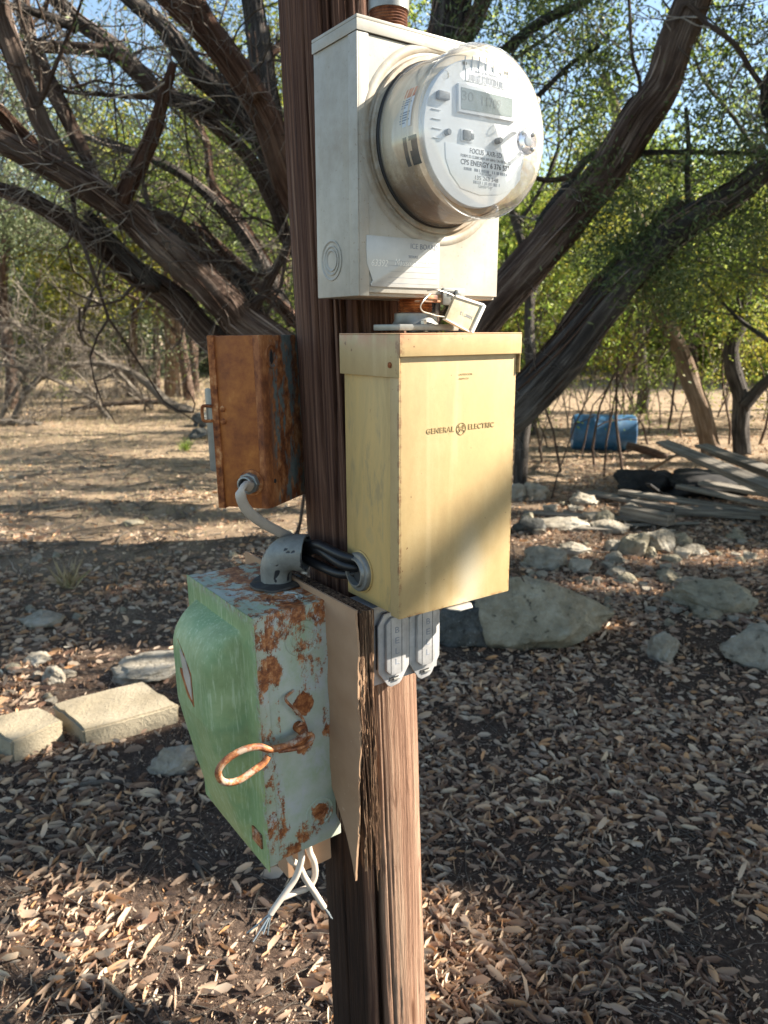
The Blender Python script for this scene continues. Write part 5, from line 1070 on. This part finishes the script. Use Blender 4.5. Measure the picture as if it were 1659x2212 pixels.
rock('flat pale slab stone near the right edge above the broad flat rock', 1500, 1280, 90, 26, 'rockw', .8, 18)
rock('small stone in the leaves above the boulder at the right edge', 1640, 1370, 44, 24, 'rockw', .8, 19)
rock('low pale stone between the planks and the boulders', 1330, 1156, 90, 22, 'rockw', .8, 30)
rock('long low pale stone in front of the ground planks', 1225, 1150, 120, 26, 'rockw', .7, 31)
rock('broad whitish rock half buried left of the green box', 310, 1478, 190, 40, 'rockw', .8, 20)
rock('small whitish rock at the left edge of the broad whitish one', 66, 1442, 66, 22, 'rockw', .9, 21)
rock('small knobbly tan stone behind the small paving block', 108, 1482, 46, 40, 'rockw', .9, 22)
rock('flat tan slab at the far left behind the knobbly stone', 74, 1364, 104, 28, 'rockw', .9, 23)
rock('flat white rock under the lower left of the green box', 372, 1682, 120, 64, 'rockw', .8, 24)
rock('upper of two dark stacked stones beside the rusty box', 440, 925, 66, 34, 'rockd', .8, 25)
rock('lower of two dark stacked stones beside the rusty box', 430, 952, 60, 28, 'rockd', .8, 26)
rock('small white stone in the shaded leaves on the left', 78, 1222, 24, 26, 'rockw', .9, 27)
rock('small grey stone in the straw left of the white cable', 280, 1140, 46, 14, 'rock', .9, 28)
# scattered fist-sized and smaller stones
def small_stones():
    pr = rock('x', 300, 1300, 20, 14, 'rockw', .9, 40, group='scattered small stones', name='stone'); pr2 = rock('x', 300, 1300, 20, 14, 'rock', .9, 41, group='scattered small stones', name='stone')
    spots = [(random.uniform(1120, 1650), random.uniform(1090, 1360)) for _ in range(130)] + [(random.uniform(0, 640), random.uniform(1000, 1520)) for _ in range(50)]
    rows_ = lambda y: 'far' if y < 1180 else ('middle' if y < 1290 else 'near')
    for k, (x, y) in enumerate(spots):
        o = (pr, pr2)[k % 2] if k < 2 else (pr, pr2)[k % 2].copy()
        if k > 1: COL.objects.link(o)
        p = ground_at(x, y); o.location = p; s = random.uniform(.5, 1.5) if (x < 1000 or y > 1260 or random.random() < .6) else random.uniform(1.4, 3.2); o.scale = (s, s, s * random.uniform(.6, 1)); o.rotation_euler = (0, 0, random.uniform(0, 6))
        o['label'] = 'small loose stone among the dry leaves in the rocky ground right of the pole' if x > 1000 else 'small loose stone in the straw and leaves left of the pole'; o['category'] = 'stone'; o['group'] = 'small stones right of the pole' if x > 1000 else 'small stones left of the pole'
small_stones()

# ------------------------------------------------------------------ two cast paving blocks
def block(label, c4, h, seed):
    P = [ground_at(*p) for p in c4]; c = np.mean(P, axis=0); bm = bmesh.new(); vs = []
    for dz in (-.03, h):
        for p in P: vs.append(bm.verts.new(Vector(p - c) + Vector((0, 0, dz))))
    for f in ((3, 2, 1, 0), (4, 5, 6, 7), (0, 1, 5, 4), (1, 2, 6, 5), (2, 3, 7, 6), (3, 0, 4, 7)): bm.faces.new([vs[i] for i in f])
    bmesh.ops.recalc_face_normals(bm, faces=bm.faces); bmesh.ops.bevel(bm, geom=bm.edges[:], offset=.008, segments=2, affect='EDGES'); bmesh.ops.subdivide_edges(bm, edges=bm.edges[:], cuts=9, use_grid_fill=True)
    V = np.array([v.co for v in bm.verts]); d = fbm(V[:, 0] * 14, V[:, 1] * 14, V[:, 2] * 14, seed, 4) * .009
    for v, k in zip(bm.verts, d): v.co += Vector((k, k * .8, k * .9))
    m = bpy.data.meshes.new('paving_block'); bm.to_mesh(m); bm.free(); m.polygons.foreach_set('use_smooth', np.ones(len(m.polygons), bool)); m.set_sharp_from_angle(angle=R_(40)); m.materials.append(MAT['conc'])
    o = link(bpy.data.objects.new('paving_block', m)); o.location = c; return tag(o, label, 'paving block', 'concrete paving blocks')
block('larger sunlit sandy concrete paving block left of the green box', [(184, 1616), (388, 1560), (312, 1506), (118, 1556)], .075, 1)
block('smaller sandy concrete paving block at the left edge of the picture', [(28, 1650), (138, 1602), (92, 1566), (-40, 1600)], .085, 2)

# ------------------------------------------------------------------ blue barrel
b = ground_at(1306, 978); bL, bR = .80, .235; t = thing('blue_barrel', 'blue plastic barrel lying on its side beyond the saplings', 'barrel', b, (0, 0, R_(-8)))
Mb = Matrix.Translation((-bL / 2, bR, bR)) @ Matrix.Rotation(R_(90), 4, 'Y')
B().lathe([(bR * .86, .012), (bR * .90, 0), (bR * .97, .012), (bR, .05), (bR, .235), (bR * 1.035, .25), (bR * 1.035, .27), (bR, .285), (bR * .99, .40), (bR, .515), (bR * 1.035, .53), (bR * 1.035, .55), (bR, .565), (bR, .75), (bR * .97, .788), (bR * .90, .80), (bR * .86, .788)], 48, Mb).build('shell', MAT['blue'], t)
B().lathe([(.035, -.002), (.033, .012)], 16, Matrix.Translation((-bL / 2 + .012, bR, bR * 1.6)) @ Matrix.Rotation(R_(-90), 4, 'Y')).lathe([(.035, -.002), (.033, .012)], 16, Matrix.Translation((-bL / 2 + .012, bR, bR * .4)) @ Matrix.Rotation(R_(-90), 4, 'Y')).build('bung', MAT['white'], t)

# ------------------------------------------------------------------ planks
def plank(label, p0, h0, p1, h1, wd, th, mat='plank', name='plank', group='weathered planks', roll=0):
    A_ = atz(*p0, h0 + float(gh(2, 7))); B_ = atz(*p1, h1 + float(gh(2, 7))); d = Vector(B_ - A_); L = d.length; q = d.to_track_quat('X', 'Z')
    bm = bmesh.new(); bmesh.ops.create_cube(bm, size=1)
    for v in bm.verts: v.co = Vector(((v.co.x + .5) * L, v.co.y * wd, v.co.z * th))
    bmesh.ops.bevel(bm, geom=bm.edges[:], offset=.004, segments=1, affect='EDGES'); 
    bmesh.ops.bisect_plane
    m = bpy.data.meshes.new(name); bm.to_mesh(m); bm.free(); m.materials.append(MAT[mat]); o = link(bpy.data.objects.new(name, m)); o.location = A_; o.rotation_mode = 'QUATERNION'; from mathutils import Quaternion
    o.rotation_quaternion = q @ Quaternion((1, 0, 0), R_(roll)); return tag(o, label, 'plank', group)
plank('topmost grey plank, slanting down to the right edge over the woodpile', (1430, 954), .42, (1760, 1090), .30, .14, .025, roll=8)
plank('second plank, lying beside the topmost one', (1437, 962), .38, (1740, 1102), .25, .09, .04, roll=-5)
plank('upper rear plank of the pile, ending beside the pale trunk', (1515, 962), .33, (1780, 1058), .26, .15, .03, roll=4)
plank('narrow rear plank under the upper rear one', (1540, 978), .26, (1780, 1070), .2, .10, .04)
plank('middle pale plank above the dark gap at the right edge', (1465, 1050), .16, (1800, 1120), .16, .08, .035)
plank('wide pale plank left of centre in the gap at the right edge', (1517, 1042), .20, (1800, 1092), .18, .16, .03)
plank('longest plank lying low along the front of the pile', (1338, 1062), .10, (1800, 1128), .08, .09, .04)
plank('dark flat board under the longest plank', (1275, 1064), .05, (1460, 1100), .05, .12, .035)
plank('square-ended beam at the front of the pile', (1348, 1103), .08, (1450, 1124), .08, .12, .09)
plank('front beam running right from the square-ended one', (1456, 1102), .06, (1640, 1112), .06, .13, .06)
plank('pale board flat on the ground, reaching toward the yellow box', (1130, 1108), .03, (1424, 1124), .03, .09, .03)
plank('short pale board on the ground below the reaching one', (1200, 1140), .02, (1330, 1146), .02, .06, .025)
plank('narrow pale strip on the ground before the beam', (1330, 1136), .02, (1510, 1130), .02, .05, .02)
plank('dark board sticking out near the charred heap', (1400, 1046), .2, (1440, 1075), .02, .05, .02, 'char_shade')
branch_thing('reddish dark log between the barrel and the planks', [(1354, 962, .1), (1400, 974, .05), (1440, 990, 0)], 17, 20, 'bark', nt=0, group='fallen branches')
branch_thing('stick leaning on the charred heap', [(1475, 975, 0), (1430, 1000, 0), (1390, 1020, 0)], 5, 8, 'barkl', nt=0, group='fallen branches')
rock('black charred heap under the slanting planks', 1400, 1070, 118, 62, 'char_shade', .8, 50, name='stump_shade_heap', group=None)['category'] = 'charred stump'
rock('added black mass standing for the shade farther right under the planks', 1560, 1085, 240, 62, 'char_shade', .8, 51, name='stump_shade_heap', group=None)['category'] = 'charred stump'  # added dark mass, paints the shade under the planks

# ------------------------------------------------------------------ litter, twigs, grass
def scatter_ground(N, y0, y1, pw=1.0, f=None):
    y = y0 * (y1 / y0) ** (rng.random(N) ** pw); x = rng.uniform(-.60, .60, N) * y; 
    if f is not None: m = f(x, y) > rng.random(N); x, y = x[m], y[m]
    return np.stack([x, y, gh(x, y) + .006 * fbm(x * 14, y * 14, 0, 33, 3)], -1)
def dens(x, y):
    d = .45 + 1.7 * fbm(x * 2.3, y * 2.3, 0, 55, 3); d = d + .35 * (x > .1) - .25 * gauss(x, y, -.75, 2.0, .8, .25) - .6 * gauss(x, y, -.45, 1.55, .16, .12) - .55 * gauss(x, y, .33, 1.75, .17, .2)
    d = d * np.clip(1.35 - y / np.where(x > 0, 15, 9), .12, 1); d = np.where((x < -.1 * y) & (y > 4.6), d * .7, d); return np.clip(d, .07, 1)
P = scatter_ground(125000, 1.25, 15, .8, dens); P[:, 2] += rng.uniform(0.002, .016, len(P))
o = B().lathe([(.004, 0), (.012, .003), (.013, .028), (.012, .055), (.004, .058)], 20, Matrix.Rotation(R_(90), 4, 'Y')).build('plastic_scrap', MAT['tagw']); o.location = ground_at(1580, 1384) + np.array([0, 0, .012]); o.rotation_euler = (0, 0, R_(12)); tag(o, 'small white plastic scrap on the dark leaves near the right edge', 'plastic scrap')
LL_ = np.clip(np.exp(rng.normal(math.log(.033), .36, len(P))), .012, .068) * np.where(P[:, 0] < 0, 1.12, .98)
o = leaves('leaf_litter', P, LL_, LL_ * rng.uniform(.27, .50, len(P)), MAT['litter'], None, True, .17, curl=.34); tag(o, 'carpet of curled dry oak leaves over the dark soil', 'leaf litter'); o['kind'] = 'stuff'
# crumbs of bark, chips and pale grit
P = scatter_ground(60000, 1.25, 9, .9); P[:, 2] += .002
o = leaves('soil_crumbs', P, rng.uniform(.004, .016, len(P)), rng.uniform(.002, .006, len(P)), MAT['litter'], None, False, .6); tag(o, 'fine chips and crumbs scattered on the soil', 'soil crumbs'); o['kind'] = 'stuff'
P = scatter_ground(1900, 1.3, 11, .9); A = Acc()
for p in P:
    a = rng.uniform(0, 6.28); L = rng.uniform(.04, .22); d = np.array([math.cos(a), math.sin(a), rng.uniform(-.04, .12)]); q = np.array([-d[1], d[0], 0]) * L * rng.uniform(-.1, .1); A.tube(np.array([p, p + d * L * .5 + q, p + d * L]) + [0, 0, .008], [.0018, .0014, .0007], 4, cap=False)
P = scatter_ground(1500, 5, 24, .9)
for p in P:
    a = rng.uniform(0, 6.28); L = rng.uniform(.10, .6); d = np.array([math.cos(a), math.sin(a), rng.uniform(-.03, .15)]); q = np.array([-d[1], d[0], 0]) * L * rng.uniform(-.2, .2); A.tube(np.array([p, p + d * L * .5 + q, p + d * L]) + [0, 0, .01], [.006, .005, .002], 4, cap=False)
o = A.build('fallen_twigs', MAT['dead']); tag(o, 'loose dry twigs strewn all over the ground', 'twigs'); o['kind'] = 'stuff'
for px, py, px2, py2, wpx, lab in ((176, 1702, 285, 1694, 15, 'pale broken stick on the bare soil below the paving blocks'), (218, 2120, 290, 2190, 16, 'rotten stick near the bottom edge of the picture'), (420, 1866, 444, 1910, 12, 'short brown stick left of the pole in the sunlit leaves')):
    a, c = ground_at(px, py), ground_at(px2, py2); b = (a + c) / 2; L = np.linalg.norm(c - a); t = Acc().tube(cr(np.array([a, b + [0, 0, .006], c]) - b + [0, 0, .008], 8), wpx / 2 / F_ * b[1] * 1.1 * np.linspace(1, .6, 17), 10, ridge=.3, seed=px).build('stick', MAT['dead']); t.location = b; tag(t, lab, 'stick', 'broken sticks')
def gd(x, y):
    u_ = -x - .12 * y; m = np.clip((y - 4.2 + .6 * fbm(x, y, 0, 61, 2)) / 3, 0, 1) * np.clip(u_ * 1.2 + .5 + y * .03, 0.08, 1); return m * np.clip(.6 + 1.2 * fbm(x * .9, y * .9, 0, 62, 3), .1, 1)
P = scatter_ground(120000, 4.0, 34, .75, gd); dr_ = np.zeros((len(P), 3)); dr_[:, 2] = .8; dr_[:, :2] = rng.normal(0, .8, (len(P), 2))
o = leaves('dry_grass', P, rng.uniform(.03, .12, len(P)) * np.clip(P[:, 1] / 12, .7, 1.8), .0035 * np.clip(P[:, 1] / 6, 1, 5), MAT['grass'], None, False, 0, dr_); tag(o, 'thin straw-coloured dry grass over the clearing', 'grass'); o['kind'] = 'stuff'
for px, py, mt, lab in ((400, 975, 'lf_b', 'small green weed beside the dark stacked stones'), (150, 1270, 'grass', 'yellowish grass tuft in the shaded leaves on the left'), (1120, 830, 'lf_b', 'low green shrub right of the yellow box')):
    b = ground_at(px, py); n_ = 70; d_ = np.zeros((n_, 3)); d_[:, 2] = 1.1; o = leaves('weed', np.zeros((n_, 3)) + rng.normal(0, .02, (n_, 3)) * [1, 1, 0], rng.uniform(.08, .22, n_), .012, MAT[mt], None, False, 0, d_); o.location = b; tag(o, lab, 'weed')
